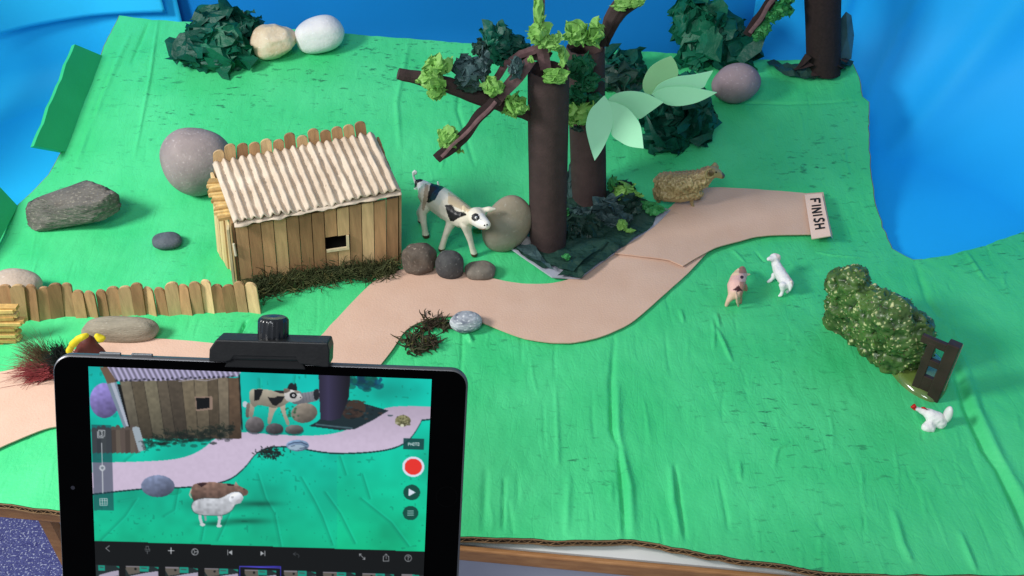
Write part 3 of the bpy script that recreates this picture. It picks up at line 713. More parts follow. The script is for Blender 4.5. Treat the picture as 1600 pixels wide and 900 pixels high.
def ribbon(t, pts, y, mm, name='branch', flat=.28, n=6, up=None):
    """pts: px, py, halfwidth px, dy"""
    P = [W(p[0], p[1], y+(p[3] if len(p) > 3 else 0)) for p in pts]; m = M()
    P2 = []; R2 = []
    for i in range(len(P)-1):
        for k in range(4):
            s = k/4; q = P[i].lerp(P[i+1], s); jit = noise.noise_vector(q*5)*.02; P2.append(q+jit); R2.append(((pts[i][2]*(1-s)+pts[i+1][2]*s)/ppu(q))*(1+.12*noise.noise(q*6)))
    P2.append(P[-1]); R2.append(pts[-1][2]/ppu(P[-1]))
    m.tube(P2, R2, n, flat=flat, up=up or (0, -1, .3)); return m.build(name, mm, t)
# front tree
b = G(856, 389); T1 = thing('paper_tree', b, 'thick front tree with open brown paper tube trunk beside the tan pebble', 'tree', 'paper tube trees')
b, tp, r, _ = trunk(T1, 856, 388, 857, 108, 28.5, barkm, seed=1); y1 = b.y
m = M(); 
for k in range(26):      # torn foot of the tube
    q = 2*math.pi*k/26; d = Vector((math.cos(q), math.sin(q), 0)); tn = Vector((-d.y, d.x, 0))*.032; o = b+d*(r-.004); e = b+d*(r+.05+.04*random.random())+Vector((0, 0, .025))
    m.add([o-tn+Vector((0, 0, .05)), o+tn+Vector((0, 0, .05)), e+tn*.8, e-tn*.8], [(0, 1, 2, 3)])
m.build('torn_foot', barkm, T1).modifiers.new('t', 'SOLIDIFY').thickness = .008
ribbon(T1, [(830, 178, 11, .0), (780, 160, 13, -.1), (735, 146, 14, -.15), (700, 134, 13, -.2), (660, 124, 11, -.25), (622, 115, 9, -.3)], y1, barkm, flat=.8, n=10)
ribbon(T1, [(832, 92, 9, -.1), (812, 112, 12, -.18), (792, 140, 11, -.22), (773, 160, 11, -.25)], y1, barkl)
ribbon(T1, [(778, 154, 10, -.28), (752, 178, 10, -.3), (735, 200, 10, -.32), (708, 228, 11, -.34), (682, 248, 9, -.36)], y1, barkd)
ribbon(T1, [(776, 160, 3.5, -.32), (745, 190, 3.5, -.36), (712, 222, 3, -.39), (690, 245, 3, -.4)], y1, barkl)
ribbon(T1, [(768, 140, 6, -.05), (778, 120, 6, -.05), (790, 100, 7, -.05), (812, 84, 7, -.05), (838, 76, 8, -.03)], y1, barkl)
ribbon(T1, [(812, 82, 9, .05), (840, 86, 12, .0), (858, 92, 12, -.03)], y1, barkd)
ribbon(T1, [(852, 108, 10, -.03), (848, 85, 11, -.05), (843, 60, 10, -.08), (842, 25, 10, -.1), (842, -30, 10, -.12)], y1, barkl)
for i, (x, y, rx, ry, mt_, dy) in enumerate([
    (683, 105, 19, 19, pLime, -.32), (673, 127, 22, 16, pLime, -.35), (684, 143, 15, 13, pLime, -.33), (702, 216, 16, 15, pLime, -.3), (716, 232, 8, 9, pLime, -.25),
    (770, 138, 19, 16, pLime, -.3), (805, 165, 19, 18, pLime, -.22), (842, 12, 10, 30, pLime, -.2), (843, 50, 21, 16, pLime, -.2), (862, 66, 19, 12, pLime, -.2),
    (881, 86, 10, 17, pLime, -.12), (867, 119, 22, 11, pLime, -.26), (830, 93, 6, 6, pLime, -.25),
    (732, 112, 28, 22, pGrey, -.2), (730, 132, 24, 12, pBlack, -.24), (756, 98, 12, 20, pGrey, -.25), (806, 106, 13, 15, pGrey, -.28), (750, 75, 12, 12, pBlack, -.2),
    (778, 62, 26, 24, pDark, .05), (800, 75, 26, 22, pDark, .1), (768, 82, 20, 18, pTeal, .0)]):
    clump('foliage', x, y, y1+dy, rx, ry, mt_, 40+i, T1, sheets=5 if rx > 10 else 2, n=11)
# second tree
b = G(920, 313); T2 = thing('paper_tree', b, 'second tree just behind with dark green tissue and pale leaf shapes', 'tree', 'paper tube trees')
b, tp, r, _ = trunk(T2, 920, 312, 915, 74, 27, barkm, seed=4); y2 = b.y
ribbon(T2, [(938, 72, 8, 0), (946, 55, 10, -.05), (955, 32, 13, -.08), (970, 14, 15, -.1), (1000, -8, 14, -.1)], y2, barkm, flat=.5, n=8)
ribbon(T2, [(945, 72, 6, 0), (952, 58, 4, -.1), (962, 38, 4, -.13), (975, 22, 4, -.16), (992, 10, 4, -.18)], y2, barkd)
ribbon(T2, [(890, 74, 5, -.1), (905, 68, 5, -.1), (940, 68, 5, -.1)], y2, barkd)
for i, (x, y, rx, ry, mt_, dy) in enumerate([
    (900, 52, 18, 17, pLime, -.25), (932, 52, 18, 17, pLime, -.25), (915, 60, 14, 9, pLime, -.22), (978, 6, 20, 9, pLime, -.2), (992, 2, 14, 8, pLime, -.2),
    (905, 108, 19, 23, pGreen2, -.3), (918, 103, 16, 14, pGreen2, -.28), (920, 128, 20, 16, pMid if False else pGreen2, -.34), (903, 148, 20, 18, pGreen2, -.3), (930, 155, 12, 10, pGreen2, -.3),
    (906, 175, 26, 20, pLime, -.36), (892, 182, 12, 14, pLime, -.33), (903, 200, 9, 5, pBlack, -.3)]):
    clump('foliage', x, y, y2+dy, rx, ry, mt_, 80+i, T2, sheets=5, n=11)
leafm = [mat('pale green card', lin((176, 240, 200)), lin((168, 234, 192)), scale=2, rough=.7, trans=.15), mat('sage green card', lin((160, 214, 160)), lin((152, 206, 150)), scale=2, rough=.7, trans=.15)]
def paperleaf(P, dys, mt_, label):
    """P: outline px; dys: (dy at base, dy at tip)"""
    jj_ = max(range(len(P)), key=lambda q: (P[q][0]-P[0][0])**2+(P[q][1]-P[0][1])**2)
    C_ = catmull(P[:jj_+1], 5)[:-1]+catmull(P[jj_:]+[P[0]], 5)[:-1]; base = np.array(P[0]); tip = np.array(P[jj_]); ax = tip-base; L2 = ax@ax; V = []
    for (x, y) in C_:
        s = float(np.clip(((np.array([x, y])-base)@ax)/L2, 0, 1)); V.append(W(x, y, y2-.38+dys[0]*(1-s)+dys[1]*s))
    cen = [W(*(base+ax*s), y2-.38+dys[0]*(1-s)+dys[1]*s+.02*math.sin(math.pi*s)) for s in (.25, .5, .75)]
    n = len(V); allv = V+cen; F_ = []
    for i in range(n):
        j = (i+1) % n; mid = (V[i]+V[j])/2; c = min(range(3), key=lambda q: (cen[q]-mid).length); F_.append((i, j, n+c))
    # fill between fan centres
    F_ = []; o = None; m = M()
    mk_ = mk('leaf', V, [tuple(range(n))], mt_, T2, smooth=False); mk_['label'] = label
    mk_.modifiers.new('t', 'SOLIDIFY').thickness = .012
def lf(b, l, tip, r_): return [b]+l+[tip]+r_
y2s = y2
paperleaf([(1049, 87), (1057, 100), (1059, 117), (1045, 128), (1030, 140), (1018, 147), (1007, 144), (1004, 135), (1006, 122), (1016, 105), (1032, 94)], (0, 0), leafm[1], 'upright sage green paper leaf')
paperleaf([(1018, 147), (1030, 131), (1055, 120), (1085, 116), (1114, 110), (1105, 125), (1097, 137), (1070, 140), (1040, 145)], (-.02, -.02), leafm[0], 'upper right pale paper leaf')
paperleaf([(1018, 147), (1035, 138), (1060, 135), (1085, 137), (1120, 144), (1095, 157), (1075, 163), (1055, 165), (1038, 161)], (-.06, -.08), leafm[0], 'lower right pale paper leaf')
paperleaf([(948, 157), (962, 146), (985, 142), (1010, 146), (1037, 159), (1015, 175), (998, 185), (985, 172), (965, 160)], (-.1, -.2), leafm[0], 'pale paper leaf pointing right')
paperleaf([(944, 149), (950, 158), (956, 172), (957, 195), (950, 215), (940, 235), (929, 251), (922, 230), (916, 205), (916, 190), (922, 172), (933, 160)], (-.12, -.50), leafm[0], 'lowest pale paper leaf pointing down')
paperleaf([(951, 158), (965, 161), (982, 170), (995, 185), (1002, 200), (1006, 232), (985, 229), (970, 222), (956, 210), (958, 190), (956, 172)], (-.14, -.50), leafm[0], 'brightest paper leaf in the middle')
# third tree, right
b = G(1285, 113); T3 = thing('paper_tree', b, 'dark tree at the back right corner reaching out of the picture', 'tree', 'paper tube trees')
b, tp, r, _ = trunk(T3, 1287, 112, 1284, -70, 25.5, barkd, rtop=1.08, seed=7); y3 = b.y
ribbon(T3, [(1168, 55, 7, -.2), (1182, 32, 9, -.2), (1200, 8, 9, -.2), (1225, -25, 8, -.1), (1268, -55, 8, -.05)], y3, barkd)
ribbon(T3, [(1173, 52, 3.5, -.26), (1187, 30, 4, -.26), (1204, 5, 4, -.26), (1222, -20, 4, -.2)], y3, barkl)
for i, (x, y, rx, ry, mt_, dy) in enumerate([(1192, 44, 14, 14, pMid, -.15), (1222, 12, 17, 15, pMid, -.2), (1208, 25, 12, 10, pMid, -.2), (1182, 55, 11, 8, pMid, -.2), (1230, -2, 12, 10, pMid, -.2)]):
    clump('foliage', x, y, y3+dy, rx, ry, mt_, 120+i, T3, sheets=5, n=11)
# foot of the third tree: tissue skirt and a standing scrap
m = M()
def tissue(mb, P, lift, amp, seed, step=.09, fr=4.):
    Wp = densify([tuple(G(*p).xy) for p in P], .06); v, f = fill2d(Wp, step)
    mb.add([(x, y, hgt(x, y)+lift+amp*abs(noise.noise(Vector((x*fr, y*fr*1.4, seed))))+amp*.5*abs(noise.noise(Vector((x*fr*2.3, y*fr*2.3, seed+3))))) for x, y in v], f)
tissue(m, [(1197, 100), (1208, 98), (1235, 108), (1260, 100), (1300, 98), (1322, 92), (1333, 100), (1325, 115), (1300, 122), (1285, 129), (1255, 130), (1225, 124), (1205, 112)], .02, .16, 2)
m.build('tissue_skirt', pBlack, T3, smooth=False)
m = M(); P_ = [(1308, 98), (1309, 35), (1322, 18), (1330, 24), (1334, 55), (1330, 92)]
V = [W(x, y, y3+.12+.05*math.sin(i*2)) for i, (x, y) in enumerate(P_)]; mid = sum(V, Vector())/len(V)+Vector((0, -.06, 0))
m.add(V+[mid], [(i, (i+1) % len(V), len(V)) for i in range(len(V))]); m.build('tissue_scrap', mat('teal grey tissue', lin((92, 134, 142)), lin((70, 108, 118)), scale=4, rough=.6, trans=.3), T3).modifiers.new('t', 'SOLIDIFY').thickness = .006
m = M()
for (x, y, x2, y2_) in ((1258, 84, 1240, 112), (1262, 96, 1236, 110), (1312, 92, 1326, 92), (1305, 100, 1322, 108), (1270, 112, 1262, 118), (1290, 114, 1296, 120)):
    a = W(x, y, y3-.15); c = G(x2, y2_, .02); e = W((x+x2)/2+6, (y+y2_)/2+4, y3-.2); d = W(x+10, y+6, y3-.22); m = M(); m.add([a, c, e, d], [(0, 1, 2), (0, 2, 3)]); m.build('torn_strip', barkd, T3).modifiers.new('t', 'SOLIDIFY').thickness = .006

# tissue mat under the two trees
pad = thing('tissue_mat', G(900, 400), 'dark green tissue covered card mat under the two front trees', 'mat')
PADP = [(795, 392), (862, 438), (905, 440), (935, 418), (985, 385), (1020, 362), (1047, 335), (1010, 322), (960, 305), (890, 320), (855, 345)]
sheet('card_base', PADP, .05, mat('grey card', lin((170, 172, 186)), lin((160, 162, 176)), rough=.8), parent=pad, th=.02)
m = M(); tissue(m, [(794, 391), (825, 414), (848, 428), (866, 424), (880, 432), (870, 441), (908, 443), (938, 419), (988, 384), (1018, 362), (1026, 342), (1000, 325), (955, 305), (890, 318), (852, 345), (820, 372)], .064, .075, 6, step=.05, fr=3)
m.build('tissue', pBlack, pad, smooth=False)
m = M(); tissue(m, [(800, 385), (835, 398), (850, 418), (866, 436), (830, 418), (808, 400)], .10, .08, 11, step=.05, fr=5); m.build('tissue', pGrey, pad, smooth=False)
m = M(); tissue(m, [(870, 432), (885, 425), (920, 405), (960, 385), (925, 408), (905, 425), (895, 437)], .10, .06, 13, step=.05, fr=6); m.build('tissue', pBlack, pad, smooth=False)
for i, (x, y, rx, ry, mt_, dy) in enumerate([(950, 332, 30, 24, pGrey, .1), (962, 346, 24, 14, pGrey, .0), (905, 335, 14, 12, pGrey, .1), (915, 358, 24, 20, pBlack, .0), (893, 370, 12, 16, pBlack, -.05),
    (892, 290, 8, 34, pGrey, .15), (972, 300, 20, 16, pBlack, .25), (980, 325, 28, 18, pBlack, .1)]):
    gg = G(x, y+ry*.6); clump('crumpled_tissue', x, y, gg.y, rx, ry, mt_, 160+i, pad, sheets=5, n=9)
for i, (x, y, rx, ry, mt_, dy) in enumerate([(975, 298, 20, 13, pLime, .2), (992, 308, 12, 9, pLime, .1), (957, 290, 9, 14, pMid, .2), (1012, 320, 16, 9, pMid, .1), (1026, 330, 14, 9, pMid, .0), (972, 352, 9, 11, pLime, 0), (985, 360, 9, 4, pLime, 0),
     (885, 402, 6, 5, pMid, 0), (884, 332, 7, 7, pMid, 0)]):
    gg = G(x, y+ry*.7, .08); clump('tissue_scrap', x, y, gg.y, rx, ry, mt_, 190+i, pad, sheets=4, n=8, amp=.8)
# stray lime tissue behind the tan pebble, scrap at bush base
tt = thing('tissue_scrap', G(742, 380), 'small lime green tissue scrap between the calf and the tan pebble', 'tissue')
clump('crumpled_paper', 745, 368, 8.75, 13, 11, pMid, 220, tt, sheets=4, n=9)

# ------------------------------------------------------------ animals
def blob(chains, voxel, smooth=6):
    """chains of world points and radii -> one continuous remeshed skin: returns verts, faces"""
    b = bmesh.new()
    for ch in chains:
        for (p, r), (q, s) in zip(ch[:-1], ch[1:]) if len(ch) > 1 else [(ch[0], ch[0])]:
            L_ = (q-p).length; k = max(1, int(L_/(min(r, s)*.35)))
            for i in range(k+1):
                t = i/k; c = p.lerp(q, t); rr = r+(s-r)*t
                bmesh.ops.create_icosphere(b, subdivisions=2, radius=rr, matrix=Matrix.Translation(c))
    me = bpy.data.meshes.new('tmp'); b.to_mesh(me); b.free(); o = bpy.data.objects.new('tmp', me); COL.objects.link(o)
    md = o.modifiers.new('r', 'REMESH'); md.mode = 'VOXEL'; md.voxel_size = voxel
    sm = o.modifiers.new('s', 'SMOOTH'); sm.factor = .5; sm.iterations = smooth
    dg = bpy.context.evaluated_depsgraph_get(); ev = o.evaluated_get(dg).to_mesh()
    V = [v.co.copy() for v in ev.vertices]; Nn = [v.normal.copy() for v in ev.vertices]; Fs = [tuple(p.vertices) for p in ev.polygons]
    o.evaluated_get(dg).to_mesh_clear(); bpy.data.objects.remove(o); bpy.data.meshes.remove(me)
    return V, Fs, Nn
def ch(pts):
    out = []
    for (x, y, yy, r) in pts:
        p = W(x, y, yy); out.append((p, r/ppu(p)))
    return out
def foot(x, y): return G(x, y).y
def facing(V, Nn):
    c = Vector((0, 0, CH)); return np.array([(c-v).dot(n) > 0 for v, n in zip(V, Nn)])
animal = mat('painted plastic', (1, 1, 1), attr='col', rough=.38, spec=.45, bump=.15, bscale=18, bdist=.01)
animalr = mat('matt painted plastic', (1, 1, 1), attr='col', rough=.55, spec=.3, bump=.3, bscale=30, bdist=.01)
def ball(name, c, r, m_, parent, sc=(1, 1, 1)):
    b = bmesh.new(); bmesh.ops.create_icosphere(b, subdivisions=3, radius=1)
    o = mk(name, [c+Vector((v.co.x*r*sc[0], v.co.y*r*sc[1], v.co.z*r*sc[2])) for v in b.verts], [[x.index for x in f.verts] for f in b.faces], m_, parent); b.free(); return o
blk = mat('black paint', (.008, .008, .009), rough=.35); wht = mat('white paint', (.8, .8, .78), rough=.35); redm = mat('red paint', lin((200, 30, 30)), lin((180, 22, 22)), rough=.4)
# calf
y_r, y_fl, y_fr, y_rf = foot(666, 371), foot(690, 393), foot(741, 401), foot(657, 349)
yR = (y_r+y_rf)/2; yS = (y_fl+y_fr)/2
calf = thing('toy_calf', G(700, 392), 'cream toy calf with black patches standing between hut and tan pebble', 'toy animal')
C = [ch([(671, 304, yR, 19), (686, 312, yR-.05, 22.5), (703, 325, yS+.15, 22.5), (720, 336, yS+.05, 20.5), (730, 340, yS, 16.5), (738, 338, yS-.12, 13)]),
     ch([(743, 338, yS-.15, 15), (751, 346, yS-.25, 12), (759, 351, yS-.32, 8.5)]), ch([(748, 334, yS-.12, 11), (742, 341, yS-.18, 12)]),
     ch([(729, 329, yS-.1, 5), (725, 324, yS-.08, 4), (724, 330, yS-.12, 3)]), ch([(755, 328, yS-.1, 4), (764, 327, yS-.1, 5), (774, 326.5, yS-.1, 2)]),
     ch([(671, 312, yR-.05, 13), (660, 332, y_r+.03, 7), (662, 348, y_r, 5.5), (664, 360, y_r, 5), (665, 367, y_r, 6), (666, 368, y_r, 6)]),
     ch([(670, 318, yR+.05, 12), (656, 332, y_rf, 6), (657, 341, y_rf, 4.5), (657, 345, y_rf, 5)]),
     ch([(708, 342, y_fl, 11), (702, 354, y_fl, 7), (696, 368, y_fl, 5.2), (692, 381, y_fl, 5.2), (690, 389, y_fl, 5.8)]),
     ch([(728, 348, y_fr, 11), (730, 360, y_fr, 7), (735, 376, y_fr, 5), (738, 388, y_fr, 4.8), (741, 397, y_fr, 5.8)])]
V, Fs, Nn = blob(C, .011, 4)
X, Y = proj(V); fc = facing(V, Nn); cb = np.tile(lin((228, 220, 202)), (len(V), 1)); Zc = np.array([v.z for v in V]); n_ = np.array([noise.noise(v*6) for v in V])
back = inpoly(X, Y, [(700, 300), (742, 322), (730, 332), (700, 318)]); cb[back & fc] = lin((206, 186, 154))
bk = inpoly(X, Y, [(673, 286), (697, 290), (686, 300), (680, 312), (668, 318), (666, 312), (670, 298)]) | inpoly(X, Y, [(695, 320), (706, 320), (712, 329), (728, 333), (729, 336), (718, 340), (708, 346), (703, 345), (699, 335)])
face = (np.hypot(X-751, Y-347) < 14); cb[face & fc] = lin((232, 228, 222))
cb[(bk | (np.hypot(X-743, Y-339.5) < 6.4)) & fc] = (.01, .01, .011)
hoof = (Zc-np.array([hgt(v.x, v.y) for v in V])) < .055; cb[hoof] = lin((74, 44, 34))
tail = inpoly(X, Y, [(664, 286), (670, 290), (668, 312), (662, 330), (659, 326), (662, 305)]); cb[tail & fc] = lin((176, 158, 136))
mk('body', V, Fs, animal, calf, cols=cb)
e = W(743.5, 340, yS-.32); ball('eye', W(744, 340, yS-.30), .016, wht, calf); ball('eye', W(745, 340.5, yS-.325), .007, blk, calf)
for (x, y) in ((757, 352), (761, 351)): ball('nostril', W(x, y, yS-.385), .009, blk, calf)
m = M(); m.tube([W(748, 357.5, yS-.34), W(754, 358.5, yS-.38), W(759, 357.5, yS-.39)], .004, 5); m.build('mouth', mat('mouth line', lin((120, 90, 70))), calf)
# little dog behind the calf (rear and tail show)
yd = 9.45
dog = thing('toy_dog', W(668, 322, yd), 'small white toy dog with black patch and curled tail behind the calf', 'toy animal')
C = [ch([(656, 288, yd, 9), (664, 292, yd+.02, 10), (676, 300, yd+.02, 9.5), (688, 303, yd, 9), (694, 301, yd, 6)]), ch([(697, 300, yd-.02, 6), (703, 303, yd-.05, 4)]), ch([(686, 296, yd, 3), (684, 284, yd, 1.8)]),
     ch([(653, 291, yd+.02, 5), (647, 300, yd+.03, 3), (646, 310, yd+.03, 2.5), (647, 317, yd+.03, 3.2)]), ch([(658, 296, yd-.08, 6), (658, 310, yd-.1, 4), (657, 322, yd-.12, 3), (657, 328, yd-.12, 3.3)]),
     ch([(690, 305, yd, 5), (690, 318, yd, 3), (690, 326, yd, 3)]), ch([(649, 284, yd, 2.6), (646, 276, yd, 2), (645, 270, yd, 2), (648, 267, yd, 2), (651, 269, yd, 2), (650, 272, yd, 1.6)])]
V, Fs, Nn = blob(C, .011, 3); X, Y = proj(V); cb = np.tile((.8, .8, .8), (len(V), 1)); cb[inpoly(X, Y, [(650, 279), (662, 278), (661, 282), (652, 286), (651, 292), (647, 294), (648, 284)])] = (.01, .01, .012)
mk('body', V, Fs, animal, dog, cols=cb)
# golden sheep
ys_ = foot(1083, 327)
shp = thing('toy_sheep', G(1060, 324), 'golden brown woolly toy sheep standing at the edge of the path', 'toy animal')
C = [ch([(1039, 286, ys_+.05, 18), (1060, 287, ys_, 20), (1082, 284, ys_, 18.5), (1098, 278, ys_-.02, 15), (1107, 271, ys_-.04, 12)]),
     ch([(1036, 298, ys_+.04, 16), (1030, 308, ys_+.08, 7), (1029, 314, ys_+.08, 4)]), ch([(1040, 301, ys_, 15), (1065, 302, ys_, 15), (1084, 299, ys_, 14), (1090, 302, ys_-.03, 9)]),
     ch([(1112, 268, ys_-.06, 9.5), (1120, 270, ys_-.06, 7.5), (1128, 275, ys_-.06, 5)]), ch([(1113, 262, ys_+.03, 4), (1117, 257, ys_+.03, 4), (1121, 261, ys_+.04, 3)]),
     ch([(1082, 306, ys_, 6), (1080, 314, ys_, 3.4), (1083, 323, ys_, 3), (1085, 325, ys_, 3)]), ch([(1090, 304, ys_+.1, 5), (1094, 312, ys_+.12, 3)])]
V, Fs, Nn = blob(C, .012, 4); X, Y = proj(V); out_ = []
cb = np.zeros((len(V), 3))
for i, (v, nq) in enumerate(zip(V, Nn)):
    wool = X[i] < 1108 and Y[i] < 312
    q = Vector((v.x*42+v.z*14, v.y*42, v.z*20-v.x*9)); h_ = noise.noise(q)+.5*noise.noise(q*2.1); out_.append(v+nq*(.021*h_ if wool else .003*h_))
    a = np.array(lin((160, 140, 98))); hi = np.array(lin((200, 180, 132))); lo = np.array(lin((126, 106, 68)))
    t = np.clip(h_*1.3 if wool else .15, -1, 1); cb[i] = a+(hi-a)*max(0, t)**1.5+(lo-a)*max(0, -t)
    if Y[i] < 272+ (0 if X[i] < 1100 else -6) and not X[i] > 1110: cb[i] = cb[i]*.6+.4*np.array(lin((176, 136, 106)))
    if X[i] > 1128: cb[i] = np.array(lin((92, 74, 56)))
    if (X[i]-1111)**2+(Y[i]-271)**2 < 22 and fc is not None: cb[i] = np.array(lin((96, 78, 46)))
sheepm = mat('gilt painted wool', (1, 1, 1), attr='col', rough=.45, spec=.5, metal=.08, bump=.3, bscale=25, bdist=.01)
mk('body', out_, Fs, sheepm, shp, cols=cb)
m = M(); hc = W(1109, 272, ys_-.16); pts = []
for k in range(14):
    q = math.radians(60+k*22); rr = .052-.0012*k; pts.append(hc+Vector((rr*math.cos(q), -.004*k+.03, rr*1.15*math.sin(q))))
m.tube(pts, [.012]*8+[.011, .010, .009, .008, .006, .004], 8); m.build('horn', mat('horn', lin((168, 150, 104)), rough=.4), shp, smooth=True)
ball('eye', W(1119, 269, ys_-.125), .010, blk, shp)
# pig (seen from behind)
yp = foot(1145, 478); pig = thing('toy_pig', G(1148, 478), 'small pink toy pig with a dark spot seen from behind', 'toy animal')
C = [ch([(1149, 457, yp+.05, 12), (1150, 447, yp+.12, 14), (1153, 437, yp+.22, 13), (1157, 429, yp+.33, 10.5)]), ch([(1159, 426, yp+.38, 8), (1160, 421, yp+.48, 5.5), (1160, 419, yp+.56, 3.5)]),
     ch([(1154, 426, yp+.34, 3), (1153.5, 420, yp+.34, 1.6)]), ch([(1165, 430, yp+.33, 3), (1171, 428.5, yp+.33, 1.7)]),
     ch([(1143, 463, yp+.02, 6.5), (1138, 470, yp, 4), (1135, 477, yp, 3.2)]), ch([(1154, 463, yp+.05, 6), (1156, 470, yp+.05, 4), (1156, 475, yp+.06, 3)]),
     ch([(1163, 447, yp+.28, 5), (1165, 453, yp+.28, 3.5)]), ch([(1142, 445, yp+.3, 5), (1140, 452, yp+.3, 3)]),
     ch([(1149, 456, yp-.05, 2.6), (1151, 464, yp-.08, 2.4), (1152, 472, yp-.07, 2.4), (1154, 479, yp-.05, 1.6)])]
V, Fs, Nn = blob(C, .0095, 3); X, Y = proj(V); fc = facing(V, Nn); cb = np.tile(lin((230, 182, 174)), (len(V), 1))
pl = Y > 455; cb[pl] = lin((224, 184, 164)); cb[(X > 1156) & (Y > 440)] = lin((196, 140, 122)); cb[Y < 427] = lin((186, 128, 112)); cb[(Y < 430) & ((X < 1154.5) | (X > 1167))] = lin((236, 202, 170))
cb[fc & ((np.hypot(X-1159.3, Y-433) < 2.6) | inpoly(X, Y, [(1154, 445.5), (1157, 450), (1161, 455), (1156, 454.5), (1152, 457), (1151, 454), (1145, 453)]))] = lin((70, 36, 40))
mk('body', V, Fs, animalr, pig, cols=cb)
# white lamb (walking away to the left)
yl = foot(1220, 463); lam_ = thing('toy_lamb', G(1220, 462), 'small white toy lamb standing to the right of the pig', 'toy animal')
C = [ch([(1231, 443, yl+.08, 9), (1226, 438, yl+.13, 10), (1219, 427, yl+.22, 10), (1214, 417, yl+.32, 8), (1212, 409, yl+.36, 7)]), ch([(1210, 403, yl+.38, 7.8), (1206, 404, yl+.36, 5), (1201, 405, yl+.34, 3.4)]), ch([(1214, 402, yl+.38, 6), (1217, 405, yl+.38, 3)]),
     ch([(1210, 430, yl+.3, 5), (1207, 436, yl+.28, 3), (1201, 440, yl+.26, 3)]), ch([(1223, 446, yl+.04, 6), (1223, 455, yl+.02, 3.2), (1221, 460, yl, 3), (1218, 462, yl, 2.6)]),
     ch([(1233, 448, yl+.1, 5), (1232, 454, yl+.08, 2.6), (1230, 456, yl+.06, 3)]), ch([(1236, 440, yl+.02, 2.6), (1237, 447, yl+.0, 2.6), (1234, 454, yl+.0, 2.2)]), ch([(1218, 436, yl+.28, 4), (1217, 441, yl+.28, 2.6)])]
V, Fs, Nn = blob(C, .0095, 3); out_ = [v+nq*.005*noise.noise(Vector((v.x*40, v.y*40, v.z*30))) for v, nq in zip(V, Nn)]
X, Y = proj(V); cb = np.tile((.80, .78, .79), (len(V), 1)); cb[(X-1214 > (Y-408)*.55+3)] = lin((238, 214, 205))
mk('body', out_, Fs, animalr, lam_, cols=cb)
# hen
yh = foot(1460, 674); hen = thing('toy_hen', G(1458, 674), 'tiny white toy hen with red comb below the hedge', 'toy animal')
C = [ch([(1441, 642, yh+.16, 5), (1449, 645, yh+.15, 8), (1456, 650, yh+.12, 11), (1464, 655, yh+.1, 12.5), (1468, 660, yh+.08, 11)]), ch([(1430, 638, yh+.18, 3.8), (1436, 640, yh+.17, 4), (1444, 643, yh+.16, 6)]),
     ch([(1452, 664, yh+.05, 8), (1447, 668, yh+.03, 7.5), (1455, 670, yh+.02, 6.5)]), ch([(1476, 653, yh+.1, 5), (1480, 650, yh+.12, 3)])]
V, Fs, Nn = blob(C, .010, 3); out_ = [v+nq*.005*noise.noise(Vector((v.x*40, v.y*40, v.z*40))) for v, nq in zip(V, Nn)]
cb = np.tile((.82, .81, .80), (len(V), 1)); X, Y = proj(V); cb[X < 1431] = lin((206, 30, 36)); mk('body', out_, Fs, animalr, hen, cols=cb)
tc_ = W(1481, 648, yh+.1); b = bmesh.new(); bmesh.ops.create_icosphere(b, subdivisions=3, radius=1)
mk('tail', [tc_+Vector((v.co.x*.035, v.co.y*.05, v.co.z*.10)) for v in b.verts], [[x.index for x in f.verts] for f in b.faces], wht, hen); b.free()
m = M(); m.tube([W(1440, 637, yh+.14), W(1445, 637.5, yh+.14), W(1449, 640, yh+.14)], [.008, .014, .006], 6, flat=.5); m.tube([W(1424, 637, yh+.18), W(1429, 634, yh+.18), W(1431, 637, yh+.18)], [.014, .022, .012], 6); m.build('comb', redm, hen, smooth=True)

# ------------------------------------------------------------ resin hedge with gate
ya, yb = foot(1293, 508), foot(1400, 594)
hd = thing('toy_hedge', G(1360, 572), 'glossy resin model hedge with dark wooden gate on the right', 'hedge')
def hy(x): return np.interp(x, [1290, 1400, 1460], [ya+.22, yb+.22, yb+.10])
C = [ch([(x, y, hy(x), r) for x, y, r in L_]) for L_ in (
    [(1324, 446, 32), (1334, 440, 26)], [(1321, 478, 32), (1322, 500, 30)], [(1318, 497, 27), (1345, 516, 30)], [(1350, 470, 30), (1372, 482, 34)], [(1356, 500, 34), (1378, 520, 34)],
    [(1392, 490, 30), (1400, 500, 30)], [(1370, 540, 30), (1400, 556, 32)], [(1405, 520, 34), (1425, 545, 28)], [(1432, 512, 22), (1430, 530, 24)], [(1415, 565, 24), (1410, 560, 26)], [(1424, 572, 20), (1432, 556, 20)])]
V, Fs, Nn = blob(C, .0135, 3); out_ = []; cb = np.zeros((len(V), 3)); X, Y = proj(V)
for i, (v, nq) in enumerate(zip(V, Nn)):
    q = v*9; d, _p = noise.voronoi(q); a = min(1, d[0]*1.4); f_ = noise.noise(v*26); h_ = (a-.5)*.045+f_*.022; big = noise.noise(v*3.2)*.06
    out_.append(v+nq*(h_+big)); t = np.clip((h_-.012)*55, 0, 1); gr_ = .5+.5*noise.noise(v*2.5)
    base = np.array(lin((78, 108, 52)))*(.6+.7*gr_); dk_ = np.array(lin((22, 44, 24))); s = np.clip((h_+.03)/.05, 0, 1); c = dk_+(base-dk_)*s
    fl = 1 if (noise.noise(v*55+Vector((5, 0, 0))) > .38 and h_ > .008 and noise.noise(v*4+Vector((0, 9, 0))) > -.25) else 0
    cb[i] = c*(1-fl)+np.array(lin((206, 206, 150)))*fl
rh = random.Random(4); nb_ = len(out_); cl_ = cb.tolist(); fl_ = [tuple(f) for f in Fs]
